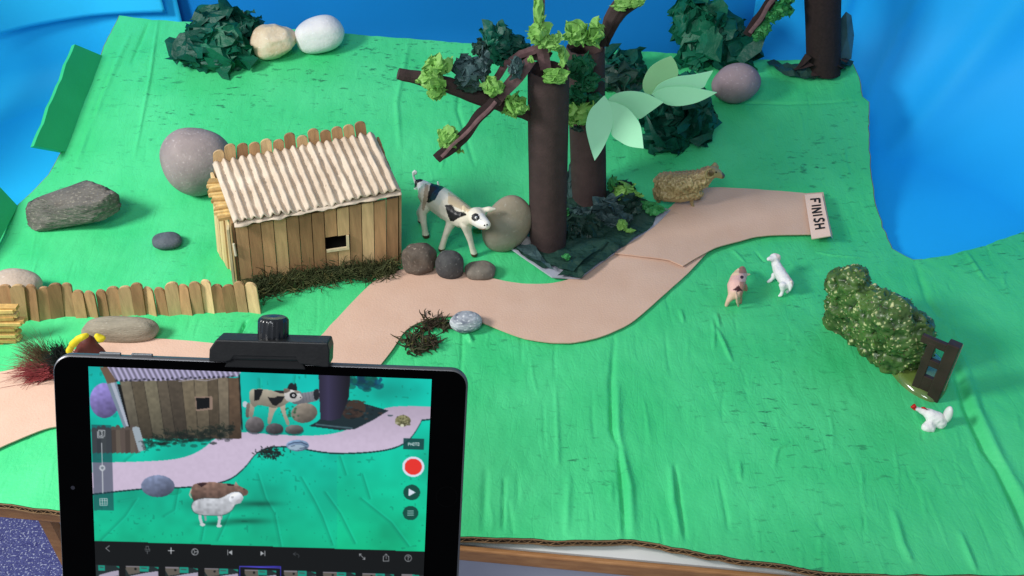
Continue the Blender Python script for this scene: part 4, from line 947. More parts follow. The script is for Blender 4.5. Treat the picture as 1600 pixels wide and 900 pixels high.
for _ in range(1500):
    i = rh.randrange(nb_); v = out_[i]; nq = Nn[i]
    if v.z < hgt(v.x, v.y)+.03: continue
    a = nq.orthogonal().normalized(); a = Matrix.Rotation(rh.uniform(0, 6.28), 3, nq)@a; b2 = nq.cross(a); sz = rh.uniform(.008, .017); up = nq*rh.uniform(.004, .018); k0 = len(out_)
    out_ += [v-a*sz, v+b2*sz*.6+up*.6, v+a*sz+up, v-b2*sz*.6+up*.3]; g_ = rh.random()
    c = [0.30, .36, .17] if g_ > .985 else [x*rh.uniform(.5, 1.7) for x in cb[i].tolist()] if sum(cb[i]) < .5 else [.03, .09, .03]
    cl_ += [c]*4; fl_.append((k0, k0+1, k0+2, k0+3))
cb = np.array(cl_); Fs = fl_
hedgem = mat('glossy resin foliage', (1, 1, 1), attr='col', rough=.4, spec=.4, coat=.08)
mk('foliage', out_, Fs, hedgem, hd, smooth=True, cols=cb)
bc = [G(*p).xy for p in catmull([(1304, 512), (1345, 548), (1388, 580), (1408, 602), (1436, 622), (1463, 628), (1482, 600), (1470, 560), (1400, 520), (1330, 480)], 5, True)]
cx0 = sum((p for p in bc), Vector((0, 0)))/len(bc); V = []; Fs = []; K = 7; n = len(bc)
for k in range(K+1):
    s = k/K; rr = math.cos(s*math.pi/2*.98); zz = .07*math.sin(s*math.pi/2)
    for p in bc: q = cx0+(p-cx0)*(1-(1-rr)*.35 if k < K else .0); V.append((q.x, q.y, hgt(q.x, q.y)+.002+zz))
for k in range(K):
    for j in range(n): Fs.append((k*n+j, k*n+(j+1) % n, (k+1)*n+(j+1) % n, (k+1)*n+j))
mk('base', V, Fs, mat('glossy green base', lin((72, 104, 62)), lin((110, 130, 58)), scale=4, rough=.12, spec=.6, coat=.8), hd)
gate = mat('dark brown gate paint', lin((62, 46, 42)), lin((48, 36, 34)), scale=6, rough=.4)
PB = G(1462, 624); z_ = W(1486, 540, PB.y-.0)
pt = OnP(1482, 541, PB, Vector((0, 1, 0))); ZTOP = pt.z
A2 = Zp(1437, 518, ZTOP-.01); gd = Vector((A2.x-PB.x, A2.y-PB.y, 0)); gl = gd.length; gd.normalize(); gp = Vector((-gd.y, gd.x, 0)); gb = hgt(PB.x, PB.y)+.03; Hh = ZTOP-gb
m = M(); th = .05
def gbox(u0, u1, z0, z1, t=th, o=0): m.box(Vector((PB.x, PB.y, gb))+gd*(u0*gl)+gp*(o-t/2)+Vector((0, 0, z0*Hh)), gd*((u1-u0)*gl), gp*t, (0, 0, (z1-z0)*Hh))
gbox(.05, .90, .84, .97); gbox(.05, .72, .50, .62); gbox(.05, .64, .04, .30)
gbox(.48, .70, .0, .9, .054)
gob = m.build('gate', gate, hd); bev(gob, .008)
m = M(); m.prism([Vector((PB.x, PB.y, gb-.03))+gd*a+gp*c for a, c in ((-.03, -.05), (-.03, .05), (.08, .05), (.08, -.05))], (0, 0, Hh+.05)); bev(m.build('gate_post', gate, hd), .01)
m = M(); qh = gd*.001
for a, c in ((-.035, -.052), (-.035, .052)):
    pass
m.tube([Vector((PB.x, PB.y, gb+Hh*.1))+gd*-.032+gp*(-.052), Vector((PB.x, PB.y, gb+Hh))+gd*-.032+gp*(-.052)], .004, 4)
m.build('worn_edge', mat('worn pale edge', lin((190, 172, 158))), hd)

# ------------------------------------------------------------ maroon bird with feather tail
yt = 5.72
bird = thing('toy_bird', G(135, 585), 'maroon and yellow modelled bird with a dark feather tail behind the tablet', 'toy bird')
maroon = mat('maroon plasticine', lin((110, 52, 46)), lin((84, 38, 36)), scale=5, rough=.6, bump=.3, bscale=14); yel = mat('yellow plasticine', lin((226, 204, 40)), lin((206, 180, 30)), scale=6, rough=.5, bump=.3, bscale=14)
yt = G(135, 590).y
V, Fs, Nn = blob([ch([(135, 566, yt, 24), (138, 548, yt, 19), (137, 535, yt, 13)]), ch([(150, 552, yt, 14), (160, 566, yt, 14)])], .02, 6); mk('body', V, Fs, maroon, bird)
V, Fs, Nn = blob([ch([(108, 548, yt-.12, 5.5), (112, 541, yt-.12, 5)]), ch([(114, 538, yt-.14, 6.5), (119, 533, yt-.14, 6)]), ch([(122, 530, yt-.14, 6), (130, 526, yt-.14, 5.5), (135, 524, yt-.12, 4.5)])], .012, 2); mk('comb', V, Fs, yel, bird)
V, Fs, Nn = blob([ch([(152, 525, yt-.02, 5), (157, 529, yt-.02, 7), (163, 528, yt-.02, 3)])], .012, 2); mk('beak', V, Fs, yel, bird)
def feather(mb, base, dirn, n, ln, seed, spr, c, rad=.004):
    rnd = random.Random(seed)
    for i in range(n):
        d = Vector((dirn[0]+rnd.gauss(0, spr), rnd.gauss(0, spr*.6), dirn[1]+rnd.gauss(0, spr))).normalized(); l = ln*rnd.uniform(.5, 1.05); p = base+Vector((rnd.gauss(0, .03), rnd.gauss(0, .05), rnd.gauss(0, .04)))
        q = p+d*l*.5+Vector((0, 0, rnd.uniform(-.02, .03))); e = q+d*l*.5+Vector((rnd.gauss(0, .03), 0, rnd.gauss(0, .03)-.01)); mb.tube([p, q, e], [rad, rad*.7, rad*.2], 3, cap=False)
m = M(); feather(m, W(80, 575, yt), (-.9, -.35), 420, .42, 1, .35, None); m.build('tail_feather', mat('red feather', lin((140, 52, 52)), lin((100, 38, 44)), rough=.8), bird)
m = M(); feather(m, W(74, 566, yt+.05), (-.5, .85), 330, .36, 2, .36, None, .0022); m.build('tail_feather', mat('dark green feather', lin((86, 104, 66)), lin((112, 72, 60)), rough=.8), bird)
m = M(); feather(m, W(97, 563, yt), (-.2, .9), 500, .15, 3, .6, None); m.build('neck_feather', mat('black feather', lin((26, 36, 32)), rough=.8), bird)

# ------------------------------------------------------------ tablet and its clamp
O0 = Vector((-2.43749, 3.744, 2.50259))                         # top-left corner of the picture on the screen
TX = Vector((.99657, .02740, -.07807)).normalized(); TYu = Vector((.05736, .45122, .89057)); TYu = (TYu-TX*TYu.dot(TX)).normalized(); TN = TX.cross(TYu).normalized()
if TN.y > 0: TN = -TN                                            # toward the viewer
def tp_(u, v, n=0.): return O0+TX*u-TYu*v+TN*n                   # u right, v down, n out of the glass
tab = thing('tablet', tp_(.985, 1.585, -.03), 'black framed tablet showing the filmed farm scene on its screen', 'tablet')
BU0, BU1, BV0, BV1 = -.207, 2.187, -.062, 1.63
def rrect(u0, u1, v0, v1, r, n=8):
    P = []
    for (cu, cv, a0) in ((u1-r, v0+r, -90), (u1-r, v1-r, 0), (u0+r, v1-r, 90), (u0+r, v0+r, 180)):
        for k in range(n+1):
            a = math.radians(a0+90*k/n); P.append((cu+r*math.cos(a), cv+r*math.sin(a)))
    return P
m = M(); m.prism([tp_(u, v, -.012) for u, v in rrect(BU0, BU1, BV0, BV1, .105)], TN*-.062)
bev(soft(m.build('case', mat('space grey aluminium', (.16, .16, .17), (.15, .15, .16), rough=.4, metal=.8), tab), 50), .018, 3)
m = M(); m.prism([tp_(u, v, -.004) for u, v in rrect(BU0+.012, BU1-.012, BV0+.012, BV1-.012, .095)], TN*-.009)
soft(m.build('bezel', mat('black glass', (.0006, .0006, .0008), (.0008, .0008, .001), rough=.08, spec=.02), tab))
# home button ring and camera
V = []; Fs = []; hc = tp_(2.09, .74, -.002); n = 40
for k in range(n):
    a = 2*math.pi*k/n
    for r in (.062, .066): V.append(hc+TX*r*math.cos(a)+TYu*r*math.sin(a))
for k in range(n): j = (k+1) % n; Fs.append((2*k, 2*k+1, 2*j+1, 2*j))
mk('home_button', V, Fs, mat('ring grey', (.0022, .0022, .0025), rough=.25, spec=.02), tab)
V = [tp_(-.115, .75, -.0015)+TX*.012*math.cos(a)+TYu*.012*math.sin(a) for a in np.linspace(0, 2*math.pi, 16, endpoint=False)]
mk('front_camera', V, [tuple(range(16))], mat('lens', (.02, .02, .03), rough=.1), tab)
for (u0, u1) in ((.05, .17), (.23, .35)):
    m = M(); m.box(tp_(u0, BV0+.001, -.05), TX*(u1-u0), TN*.02, TYu*.016); bev(m.build('volume_button', mat('button', (.2, .2, .21), rough=.4, metal=.7), tab), .004)

# the picture on the screen: a fine grid of coloured points, painted below
SW, SH = 1.97, 1.478-.11
NUu, NVv = 560, 392
us = np.linspace(0, SW, NUu); vs = np.linspace(0, SH, NVv); UU, VV = np.meshgrid(us, vs)
Pw = np.array(O0)[None, None]+np.array(TX)*UU[..., None]-np.array(TYu)*VV[..., None]
PX, PY = proj(Pw.reshape(-1, 3)); PX = PX.reshape(UU.shape); PY = PY.reshape(UU.shape)
IX, IY = (PX-60)/.46671, (PY-480)/.46671                        # drawing coordinates
IMG = np.zeros(UU.shape+(3,))
rg = np.random.default_rng(3)
def sm(shape, s):
    a = rg.random((int(SH*s)+3, int(SW*s)+3)); y = VV*s; x = UU*s; y0 = y.astype(int); x0 = x.astype(int); fy = y-y0; fx_ = x-x0; fy = fy*fy*(3-2*fy); fx_ = fx_*fx_*(3-2*fx_)
    return (a[y0, x0]*(1-fx_)+a[y0, x0+1]*fx_)*(1-fy)+(a[y0+1, x0]*(1-fx_)+a[y0+1, x0+1]*fx_)*fy
NZ1, NZ2, NZ3 = sm(0, 4), sm(0, 18), sm(0, 60); NZ = (NZ1+NZ2*.6+NZ3*.4)/2
def C255(c): return np.array(c, float)
def put(mask, c, al=1.):
    c = C255(c); IMG[mask] = IMG[mask]*(1-al)+c*al
def shp_(P, c, sh=.3, sx=0., al=1.):
    k = inpoly(IX, IY, P); put(k, c, al); ys = [p[1] for p in P]; xs = [p[0] for p in P]; t = np.clip((IY-min(ys))/(max(ys)-min(ys)+1), 0, 1); u = np.clip((IX-min(xs))/(max(xs)-min(xs)+1), 0, 1); IMG[k] *= (1.06-sh*t-sx*u)[k][:, None]*(.96+.08*NZ3)[k][:, None]
def poly(P, c, al=1.): put(inpoly(IX, IY, P), c, al)
def ell(cx, cy, rx, ry, c, al=1., rot=0., shade=0.):
    q = math.radians(rot); x = (IX-cx)*math.cos(q)+(IY-cy)*math.sin(q); y = -(IX-cx)*math.sin(q)+(IY-cy)*math.cos(q)
    k = (x/rx)**2+(y/ry)**2 < 1; put(k, c, al)
    if shade: IMG[k] *= (1-shade*np.clip((y/ry)[k]*.6+(x/rx)[k]*.3, -.6, 1)*1)[:, None]; IMG[k] *= (.92+.2*NZ3[k])[:, None]
def line(P, wd, c, al=1.):
    d = np.full(IX.shape, 1e9)
    for (a, b) in zip(P[:-1], P[1:]):
        ax, ay = a; bx, by = b; L2 = (bx-ax)**2+(by-ay)**2+1e-9; t = np.clip(((IX-ax)*(bx-ax)+(IY-ay)*(by-ay))/L2, 0, 1); d = np.minimum(d, np.hypot(IX-ax-t*(bx-ax), IY-ay-t*(by-ay)))
    a = np.clip((wd/2+.6-d)/1.2, 0, 1)*al; IMG[:] = IMG*(1-a[..., None])+C255(c)*a[..., None]
g = np.clip((IY-220)/580, 0, 1)[..., None]; IMG[:] = C255((4, 196, 186))*(1-g)+C255((6, 178, 132))*g
IMG *= (.86+.22*NZ1+.08*NZ2)[..., None]; IMG[..., 1] += 8*(IX > 1000)
IMG *= (1-.18*np.exp(-(((IX-760)/140)**2+((IY-400)/60)**2)))[..., None]; IMG *= (1-.16*np.exp(-(((IX-1180)/120)**2+((IY-285)/35)**2)))[..., None]
for P in ([(735, 560), (760, 640), (790, 690), (800, 740), (812, 800)], [(880, 570), (920, 640), (950, 700), (985, 795)], [(960, 620), (1010, 690), (1060, 790)], [(1080, 640), (1180, 720), (1240, 800)], [(270, 650), (330, 640), (290, 700), (210, 780)], [(470, 600), (455, 680), (420, 700)], [(640, 690), (600, 780)], [(1085, 560), (1110, 640)], [(740, 240), (745, 330)], [(860, 230), (850, 300)], [(560, 700), (545, 780)], [(330, 480), (290, 515)], [(1010, 500), (1030, 560)]):
    line([(a-3, b) for a, b in P], 11, (0, 120, 96), .16); line(P, 5, (0, 112, 88), .22); line([(a+6, b-1) for a, b in P], 6, (30, 222, 184), .22)
sp = (NZ3 > .86) & (NZ2 > .55); put(sp, (0, 110, 90), .35)
# path
path_ = catmull([(180, 520), (360, 516), (470, 506), (540, 480), (590, 442), (640, 425), (700, 418), (760, 424), (900, 430), (1000, 420), (1070, 392), (1120, 355), (1175, 335), (1240, 331), (1320, 333)], 5)+[(1320, 372), (1284, 376)]+catmull([(1284, 376), (1262, 415), (1230, 450), (1180, 472), (1100, 484), (1000, 487), (930, 480), (850, 466), (775, 468), (730, 488), (690, 535), (640, 574), (560, 594), (450, 603), (350, 606), (180, 624)], 5)
poly([(a, b+5) for a, b in path_], (10, 60, 60)); poly(path_, (204, 188, 212))
k = inpoly(IX, IY, path_); IMG[k] *= (.98+.03*NZ3)[k][:, None]; IMG[k] *= (1.02-.12*np.clip((460-IY)/120, 0, 1))[k][:, None]
# background bush, stone
for i in range(60): ell(rg.normal(1090, 28), rg.normal(250, 12), rg.uniform(6, 16), rg.uniform(5, 12), (8, rg.uniform(50, 100), rg.uniform(70, 100)), .7)
ell(222, 312, 50, 59, (122, 112, 172), shade=.45)
# hut
poly([(225, 245), (262, 250), (318, 430), (296, 430)], (124, 140, 156)); poly([(240, 250), (254, 252), (306, 402), (296, 402)], (176, 184, 200)); poly([(264, 258), (274, 258), (318, 412), (306, 412)], (10, 12, 12))
bx = [270, 308, 350, 395, 430, 478, 520, 566, 600, 636, 672]; bxb = [315, 345, 385, 425, 462, 500, 536, 575, 608, 640, 680]
cs = [(104, 98, 84), (84, 76, 62), (110, 104, 86), (86, 78, 66), (74, 66, 56), (108, 98, 80), (110, 100, 82), (84, 74, 60), (112, 102, 86), (92, 74, 58)]
for i in range(10):
    P = [(bx[i], 236), (bx[i+1], 236), (bxb[i+1], 440), (bxb[i], 440)]; poly(P, cs[i]); line([P[0], P[3]], 1.6, (34, 30, 26), .8)
hk = inpoly(IX, IY, [(270, 236), (672, 236), (680, 440), (315, 440)]); gr2 = np.sin(IX*1.3+3*NZ1)*.5+.5; IMG[hk] *= (.84+.18*gr2+.16*NZ3)[hk][:, None]; IMG[hk] *= (1.08-.35*np.clip((IY-300)/140, 0, 1))[hk][:, None]
line([(672, 225), (682, 408)], 5, (20, 24, 26)); poly([(524, 300), (582, 298), (584, 342), (528, 348)], (146, 124, 110)); poly([(528, 304), (572, 303), (573, 337), (531, 342)], (6, 8, 12))
poly([(205, 200), (262, 200), (270, 248), (232, 256)], (110, 88, 72)); poly([(228, 196), (680, 214), (668, 232), (560, 240), (420, 246), (262, 248)], (176, 170, 204))
rk = inpoly(IX, IY, [(228, 196), (680, 214), (668, 232), (560, 240), (420, 246), (262, 248)]); st = np.sin((IX-(IY-200)*.5)*.36); IMG[rk] *= (.86+.22*st)[rk][:, None]
for i in range(26): x = 262+i*15.5; ell(x, 246-i*.55+2*math.sin(i*3), 5, 4, (40, 40, 52), .8)
line([(470, 248), (520, 242), (560, 246), (600, 238)], 3, (170, 165, 180), .8)
# fence, moss
for i in range(10):
    x = 178+i*16; ell(x+8, 414-(i % 3)*4, 9, 12, (88, 78, 72)); poly([(x, 412), (x+16, 410), (x+19, 486), (x+3, 490)], [(92, 80, 74), (74, 64, 58), (100, 90, 80)][i % 3])
poly([(314, 408), (338, 402), (360, 478), (336, 484)], (158, 172, 182)); ell(326, 406, 12, 6, (158, 172, 182))
for i in range(420):
    s = rg.random(); x = 350+s*300; y = 450-s*38+rg.normal(0, 12); a = rg.uniform(0, 3.1); l = rg.uniform(4, 11); 
    if i < 150: ell(x, y+5, rg.uniform(6, 14), rg.uniform(3, 6), (14, 26, 24), .4)
    elif i % 2 == 0: line([(x, y), (x+l*math.cos(a), y-l*math.sin(a)), (x+1.7*l*math.cos(a+.5), y-1.6*l*math.sin(a+.5))], 1.6, [(12, 28, 24), (30, 46, 34), (20, 30, 26)][i % 3], .8)
# tree, mat
poly([(905, 398), (930, 385), (985, 340), (1040, 310), (1110, 328), (1172, 346), (1120, 378), (1060, 408), (1010, 412)], (26, 44, 50)); ell(1062, 340, 34, 30, (64, 50, 42)); ell(1045, 355, 26, 20, (52, 40, 36)); line([(930, 392), (1000, 400), (1050, 405)], 5, (90, 120, 130), .7)
for i in range(40): ell(rg.normal(1060, 45), rg.normal(352, 14), rg.uniform(3, 10), 3, [(44, 66, 72), (16, 28, 34), (70, 54, 46)][i % 3], .7)
poly([(938, 222), (1044, 228), (1040, 300), (1012, 372), (980, 380), (944, 376)], (46, 42, 66)); tk = inpoly(IX, IY, [(938, 222), (1044, 228), (1040, 300), (1012, 372), (980, 380), (944, 376)]); IMG[tk] *= (1.25-.7*np.abs((IX-970)/60))[tk][:, None].clip(.5, 1.3)
# second cow, stones, calf
z3 = lambda P: [(664.2+x*.4152, 171.4+y*.4152) for x, y in P]; zc = lambda P: z3(catmull(P, 4, True))
shp_(zc([(430, 300), (500, 282), (600, 268), (660, 250), (662, 330), (600, 352), (520, 372), (450, 360)]), (138, 140, 150), .35)
for q in range(6): line(z3([(500+q*26, 285-q*5), (512+q*26, 350-q*4)]), 1.6, (80, 82, 92), .6)
shp_(zc([(622, 262), (655, 248), (666, 300), (650, 335), (624, 325)]), (34, 36, 44)); shp_(zc([(408, 262), (418, 215), (444, 196), (460, 210), (476, 198), (486, 250), (470, 272)]), (28, 32, 38))
shp_(zc([(296, 262), (380, 262), (400, 290), (330, 296)]), (40, 40, 44)); ell(692, 325, 9, 10, (190, 205, 215)); shp_(zc([(80, 372), (106, 366), (100, 466), (74, 466)]), (120, 112, 104))
ell(890, 354, 44, 33, (120, 112, 102), shade=.5, rot=-8)
for i in range(30): ell(rg.normal(842, 12), rg.normal(352, 10), 4, 3, (40, 90, 60), .6)
cowc = (176, 168, 150)
shp_(zc([(104, 300), (150, 330), (142, 400), (128, 470), (96, 468), (104, 400), (108, 350)]), cowc, .3)
shp_(zc([(270, 370), (335, 380), (298, 445), (274, 520), (248, 522), (256, 440)]), cowc, .25); shp_(zc([(338, 360), (388, 362), (396, 440), (426, 520), (404, 536), (372, 455)]), cowc, .2)
shp_(zc([(102, 275), (125, 249), (200, 246), (280, 258), (345, 280), (402, 288), (432, 330), (400, 366), (345, 392), (290, 398), (230, 384), (175, 376), (140, 392), (108, 350)]), cowc, .38)
shp_(zc([(380, 300), (392, 262), (430, 254), (486, 264), (520, 298), (528, 320), (492, 344), (440, 352), (402, 340)]), (214, 212, 210), .25)
shp_(zc([(382, 280), (378, 250), (404, 240), (432, 262)]), (120, 108, 98)); shp_(zc([(462, 262), (500, 262), (520, 276), (480, 280)]), (150, 142, 134))
shp_(z3([(142, 250), (212, 248), (200, 290), (178, 335), (140, 342)]), (20, 22, 26)); shp_(z3([(250, 312), (300, 318), (330, 304), (386, 308), (366, 345), (322, 380), (290, 378), (266, 340)]), (24, 24, 28))
ell(664.2+455*.4152, 171.4+298*.4152, 12, 10.5, (18, 18, 22)); ell(664.2+457*.4152, 171.4+298*.4152, 5, 4.4, (226, 228, 230)); ell(664.2+459*.4152, 171.4+299*.4152, 1.8, 1.8, (10, 10, 12)); ell(664.2+515*.4152, 171.4+315*.4152, 2.2, 1.6, (40, 30, 30))
for (x, y, rx, ry, c) in ((145, 535, 74, 66, (92, 88, 90)), (305, 567, 70, 44, (72, 70, 74)), (465, 572, 72, 37, (90, 88, 88))):
    ell(664.2+x*.4152, 171.4+y*.4152+5, rx*.43, ry*.4152, (30, 50, 56), .6); ell(664.2+x*.4152, 171.4+y*.4152, rx*.4152, ry*.4152, c, shade=.6)
ell(868, 463, 38, 19, (116, 142, 172), shade=.4); ell(864, 469, 28, 9, (172, 194, 212), .8); line([(838, 459), (856, 453), (880, 452), (900, 460)], 3.5, (46, 62, 92), .8); line([(846, 466), (858, 463)], 3, (60, 76, 100), .7); line([(876, 473), (898, 469)], 4, (60, 76, 100), .7)
for i in range(150): x = rg.normal(772, 22); y = rg.normal(488, 10); a = rg.uniform(0, 6.3); line([(x, y), (x+8*math.cos(a), y+6*math.sin(a))], 3.4, [(22, 34, 36), (38, 40, 34), (14, 24, 26)][i % 3], .8)
# turtle
ell(1220, 380, 26, 19, (112, 110, 78), shade=.4); 
for i in range(30): ell(rg.normal(1221, 12), rg.normal(377, 8), 3, 2, [(170, 168, 128), (70, 70, 50)][i % 2], .8)
ell(1218, 396, 6, 5, (214, 214, 190)); ell(1200, 388, 6, 4, (170, 168, 140)); ell(1240, 392, 6, 4, (110, 110, 84))
# front stone, pig, sheep
ell(450, 615, 30, 14, (0, 110, 80), .3); ell(400, 599, 56, 37, (102, 112, 138), shade=.5)
def dim(cx, cy, rx, ry, a):
    IMG[:] = IMG*(1-a*np.exp(-((IX-cx)/rx)**2-((IY-cy)/ry)**2))[..., None]
dim(740, 658, 60, 9, .38); dim(690, 716, 80, 10, .38); dim(590, 725, 50, 8, .4); dim(600, 660, 110, 20, .3)
pg = catmull([(510, 618), (518, 596), (545, 587), (590, 586), (640, 592), (664, 594), (684, 604), (702, 614), (698, 628), (680, 634), (650, 648), (560, 656), (524, 650), (514, 636)], 4, True)
shp_(pg, (140, 110, 98), .5); k = inpoly(IX, IY, pg); IMG[k] *= (.86+.24*NZ3)[k][:, None]
shp_([(530, 590), (552, 587), (566, 590), (546, 602)], (58, 36, 40)); shp_([(628, 590), (650, 592), (660, 597), (636, 598)], (58, 36, 40)); shp_([(655, 598), (661, 583), (672, 600)], (186, 160, 146)); line([(512, 610), (506, 628), (512, 638)], 4, (196, 178, 164)); ell(688, 609, 2.5, 2, (40, 26, 26))
wc_ = (214, 218, 226)
for P in ([(556, 684), (560, 712)], [(615, 684), (612, 708)]): line(P, 7, (150, 158, 162))
for P in ([(540, 680), (541, 705), (548, 728)], [(600, 685), (607, 708), (603, 732)]): line(P, 10, (196, 202, 208)); ell(P[-1][0]+2, P[-1][1], 9, 5, (206, 210, 214))
sp_ = catmull([(514, 664), (524, 648), (556, 640), (606, 640), (632, 628), (650, 620), (674, 620), (684, 634), (676, 654), (658, 662), (644, 682), (612, 696), (560, 696), (530, 690), (518, 680)], 4, True)
put(inpoly(IX, IY, [(a+(-2 if a < 600 else 2), b+(-2 if b < 660 else 2)) for a, b in sp_]), (70, 84, 84), .7)
shp_(sp_, wc_, .30)
wk = inpoly(IX, IY, sp_) & (IY > 615) & (IY < 700) & (IX > 505) & (IX < 690); IMG[wk] *= (.90+.14*NZ3)[wk][:, None]; ell(662, 640, 24, 17, (214, 218, 226), 1, rot=-10, shade=.3); ell(672, 650, 9, 7, (176, 174, 182), .8); ell(650, 636, 5, 4, (180, 182, 190), .9)
# controls
poly([(178, 393), (244, 395), (252, 680), (186, 680)], (30, 50, 66), .55); line([(212, 455), (216, 622)], 2.6, (210, 215, 220)); ell(214, 538, 10, 10, (190, 196, 204)); ell(214, 538, 5, 5, (120, 130, 140))
def box_(x0, y0, x1, y1, wd, c): line([(x0, y0), (x1, y0), (x1, y1), (x0, y1), (x0, y0)], wd, c)
ic = (206, 212, 216)
box_(202, 412, 222, 432, 2, ic); line([(198, 416), (198, 437), (218, 437)], 2, ic); line([(208, 416), (215, 416), (211, 421), (215, 425), (212, 429), (208, 428)], 2, ic)
box_(206, 641, 230, 663, 2, ic)
for q in (0, 1): line([(214+q*8, 641), (214+q*8, 663)], 1.6, ic); line([(206, 648+q*8), (230, 648+q*8)], 1.6, ic)
poly([(1222, 438), (1292, 440), (1291, 478), (1221, 476)], (16, 66, 66), .9)
def stroke(txt, x, y, w_, h, c, wd=2.0):
    LT = {'P': [[(0, 1), (0, 0), (.8, 0), (.9, .25), (.8, .5), (0, .5)]], 'H': [[(0, 0), (0, 1)], [(.9, 0), (.9, 1)], [(0, .5), (.9, .5)]], 'O': [[(.2, 0), (.75, 0), (.95, .5), (.75, 1), (.2, 1), (0, .5), (.2, 0)]], 'T': [[(0, 0), (1, 0)], [(.5, 0), (.5, 1)]]}
    for i, ch_ in enumerate(txt):
        for st_ in LT[ch_]: line([(x+i*w_*1.25+a*w_, y+b*h) for a, b in st_], wd, c)
stroke('PHOTO', 1238, 454, 6.2, 9, (226, 236, 236), 1.8)
ell(1255, 534, 37, 34, (222, 228, 246)); ell(1255, 534, 29, 27, (236, 52, 44))
ell(1250, 620, 28, 26, (10, 78, 66)); poly([(1240, 607), (1240, 633), (1263, 620)], (220, 230, 244)); ell(1246, 689, 26, 24, (10, 78, 66))
for q in (-7, 0, 7): line([(1236, 689+q), (1256, 689+q)], 2.4, (160, 200, 195))
# tool bar and film strip
def ybar(x): return 782+(x-188)*(818-782)/(1293-188)
below = IY > ybar(IX); put(below, (7, 9, 11))
ic = (176, 180, 184)
line([(238, 798), (226, 807), (238, 817)], 2, ic); box_(361, 800, 369, 812, 2, (110, 114, 118)); line([(357, 808), (358, 817), (372, 817), (373, 808)], 1.6, (110, 114, 118)); line([(365, 817), (365, 825)], 1.8, (110, 114, 118))
line([(435, 815), (454, 815)], 2.6, (215, 218, 222)); line([(444, 805), (444, 825)], 2.6, (215, 218, 222))
an = np.linspace(0, 2*math.pi, 24); circ = lambda x, y, r: [(x+r*math.cos(a), y+r*math.sin(a)) for a in an]
line(circ(524, 819, 10.5), 2.4, ic); line([(524, 819), (534, 819)], 2, ic); line([(524, 819), (519, 810)], 2, ic); line([(524, 819), (519, 828)], 2, ic)
line([(634, 813), (634, 829)], 2.4, ic); poly([(648, 813), (648, 829), (637, 821)], ic); poly([(744, 816), (744, 832), (755, 824)], ic); line([(758, 816), (758, 832)], 2.4, ic)
line([(862, 820), (853, 826), (861, 832)], 2, (70, 74, 78)); line([(854, 826), (868, 826), (873, 832), (870, 838)], 2, (70, 74, 78))
line([(1075, 826), (1093, 844)], 2, ic); line([(1075, 833), (1075, 826), (1082, 826)], 2, ic); line([(1093, 837), (1093, 844), (1086, 844)], 2, ic)
line([(1158, 834), (1155, 834), (1155, 850), (1173, 850), (1173, 834), (1170, 834)], 2, ic); line([(1164, 842), (1164, 826), (1159, 831)], 1.8, ic); line([(1164, 826), (1169, 831)], 1.8, ic)
line(circ(1238, 840, 11), 2, ic); line([(1234, 836), (1238, 833), (1242, 836), (1238, 840), (1238, 843)], 1.8, ic); ell(1238, 846.5, 1.3, 1.3, ic)
thx = [(193, 270), (292, 402), (425, 535), (557, 668), (690, 797), (822, 930), (953, 1062), (1084, 1190), (1216, 1300)]
for i, (x0, x1) in enumerate(thx):
    y0 = 862+(x0-190)*.031; hh = 74; w_ = x1-x0; poly([(x0, y0), (x1, y0+3), (x1, y0+hh), (x0, y0+hh)], (30, 42, 44))
    L0 = x0 if i else x0-30
    if i: poly([(x0, y0), (x0+w_*.42, y0+1), (x0+w_*.44, y0+24), (x0+w_*.1, y0+30), (x0, y0+12)], (98, 92, 84)); ell(x0+w_*.3, y0+11, 4, 4, (20, 22, 24)); poly([(x0, y0), (x0+w_*.42, y0+1), (x0+w_*.42, y0+5), (x0, y0+4)], (130, 126, 132))
    a = x0+w_*.43 if i else x0+8; poly([(a, y0+1), (a+w_*.28, y0+2), (a+w_*.28, y0+20), (a, y0+20)], (20, 150, 130)); line([(a+6, y0+8), (a+w_*.2, y0+9)], 4, (60, 90, 86)); poly([(x0+w_*.85, y0+4), (x1, y0+5), (x1, y0+12)], (20, 140, 120))
    poly([(x0+w_*.15, y0+34), (x0+w_*.6, y0+24), (x1, y0+18), (x1, y0+36), (x0+w_*.5, y0+44), (x0, y0+48)], (172, 164, 184)); poly([(x0, y0+50), (x0+w_*.5, y0+44), (x1, y0+38), (x1, y0+hh), (x0, y0+hh)], (10, 150, 116))
box_(674, 868, 811, 940, 3.0, (60, 54, 190)); line([(674, 868), (811, 873)], 3, (84, 78, 210))
IB = IMG.copy(); IB[1:-1, 1:-1] = (IMG[1:-1, 1:-1]*4+IMG[:-2, 1:-1]+IMG[2:, 1:-1]+IMG[1:-1, :-2]+IMG[1:-1, 2:])/8; IMG = np.clip(IB, 0, 255); lc = IMG/255.; lc = np.where(lc <= .04045, lc/12.92, ((lc+.055)/1.055)**2.4)
me = bpy.data.meshes.new('screen'); Vv = Pw.reshape(-1, 3)-np.array(ORG[tab])+np.array(TN)*.0006; nvv = len(Vv)
me.vertices.add(nvv); me.vertices.foreach_set('co', Vv.ravel())
ii, jj = np.meshgrid(np.arange(NVv-1), np.arange(NUu-1), indexing='ij'); q0 = (ii*NUu+jj).ravel(); quads = np.stack([q0, q0+NUu, q0+NUu+1, q0+1], 1); nq_ = len(quads)
me.loops.add(nq_*4); me.loops.foreach_set('vertex_index', quads.ravel().astype(np.int32)); me.polygons.add(nq_)
me.polygons.foreach_set('loop_start', np.arange(0, nq_*4, 4, dtype=np.int32)); me.update(calc_edges=True); me.validate()
ca = me.color_attributes.new('col', 'FLOAT_COLOR', 'POINT'); c4 = np.ones((nvv, 4)); c4[:, :3] = lc.reshape(-1, 3); ca.data.foreach_set('color', c4.ravel())
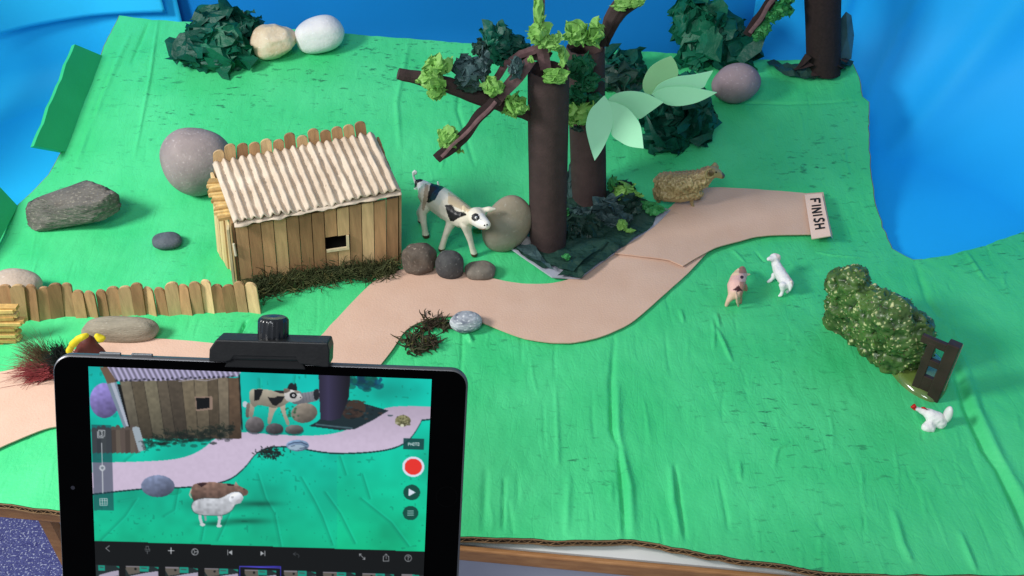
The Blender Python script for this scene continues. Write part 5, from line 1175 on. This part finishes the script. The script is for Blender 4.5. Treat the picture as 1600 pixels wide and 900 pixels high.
sm_ = bpy.data.materials.new('lit screen'); sm_.use_nodes = True; nt = sm_.node_tree; bsn = nt.nodes['Principled BSDF']; at = nt.nodes.new('ShaderNodeAttribute'); at.attribute_name = 'col'
nt.links.new(at.outputs['Color'], bsn.inputs['Emission Color']); bsn.inputs['Emission Strength'].default_value = .92; bsn.inputs['Base Color'].default_value = (.004, .004, .004, 1); bsn.inputs['Roughness'].default_value = .15; bsn.inputs['Specular IOR Level'].default_value = .25
me.materials.append(sm_); so = bpy.data.objects.new('screen', me); COL.objects.link(so); so.parent = tab; so['label'] = 'lit tablet screen showing hut, calf, path and camera controls'

# clamp gripping the top edge, with its screw knob
blkp = mat('black plastic', (.010, .010, .011), (.014, .014, .015), scale=12, rough=.42, spec=.25, bump=.08, bscale=60)
cl = thing('tablet_clamp', tp_(1.02, BV0, -.04), 'black plastic tablet clamp with a ribbed knob gripping the top edge', 'clamp')
def plane_px(x, y, n): # pixel -> plane parallel to the glass at offset n
    return OnP(x, y, O0+TN*n, TN)
def clprism(P, n0, n1, name, mt_=blkp, b=.008):
    m = M(); pts = [plane_px(x, y, n1) for x, y in P]; m.prism(pts, TN*(n0-n1)); return bev(m.build(name, mt_, cl), b)
# body above edge (behind), front jaw
clprism([(326, 566), (327, 546), (337, 531), (512, 536), (515, 548), (514, 574), (505, 574), (468, 569), (462, 559), (366, 557), (360, 564), (352, 566)], -.12, .055, 'front_jaw')
clprism([(350, 574), (358, 557), (468, 559), (478, 578)], .0, .014, 'rubber_pad', mat('matt rubber', (.008, .008, .009), rough=.6))
# sloping top deck
m = M(); f0 = plane_px(331, 543, .05); f1 = plane_px(510, 547, .05); bdir = (Vector((0, 1, -.12))).normalized()
g0 = plane_px(346, 529, -.16); g1 = plane_px(510, 534, -.16)
m.prism([f0, f1, g1, g0], -TYu*.07); bev(m.build('top_deck', blkp, cl), .012, 3)
dq = lambda a, b: f0.lerp(f1, a).lerp(g0.lerp(g1, a), b)+TYu*.0015
m = M(); m.prism([dq(.19, .42), dq(.81, .42), dq(.84, .56), dq(.81, .74), dq(.19, .74), dq(.16, .56)], TYu*.003); m.build('slot', mat('slot shadow black', (.004, .004, .004), rough=.8), cl)
kb = plane_px(427, 533, -.07); axis = TYu.copy(); kr = 23.0/ppu(kb); kh = 36/ppu(kb)*1.08
n = 72; V = []; Fs = []; a_ = TX; b_2 = axis.cross(a_)
prof = [(0, .72), (.02, .80), (.14, 1.0), (.86, 1.0), (.95, .94), (1.0, .82), (1.0, .60), (.97, .0)]
for (hh, rr) in prof:
    for k in range(n):
        q = 2*math.pi*k/n; rib = 1+(.035*math.cos(q*18) if .1 < hh < .9 else 0); r = kr*rr*rib; V.append(kb+axis*kh*hh+a_*r*math.cos(q)+b_2*r*math.sin(q))
for i in range(len(prof)-1):
    for k in range(n): Fs.append((i*n+k, i*n+(k+1) % n, (i+1)*n+(k+1) % n, (i+1)*n+k))
o = mk('knob', V, Fs, mat('glossy black plastic', (.010, .011, .014), (.012, .013, .016), rough=.22, spec=.5), cl); soft(o, 35)
m = M(); m.tube([kb-axis*.04, kb+axis*.02], kr*.62, 20); m.build('screw_collar', blkp, cl)
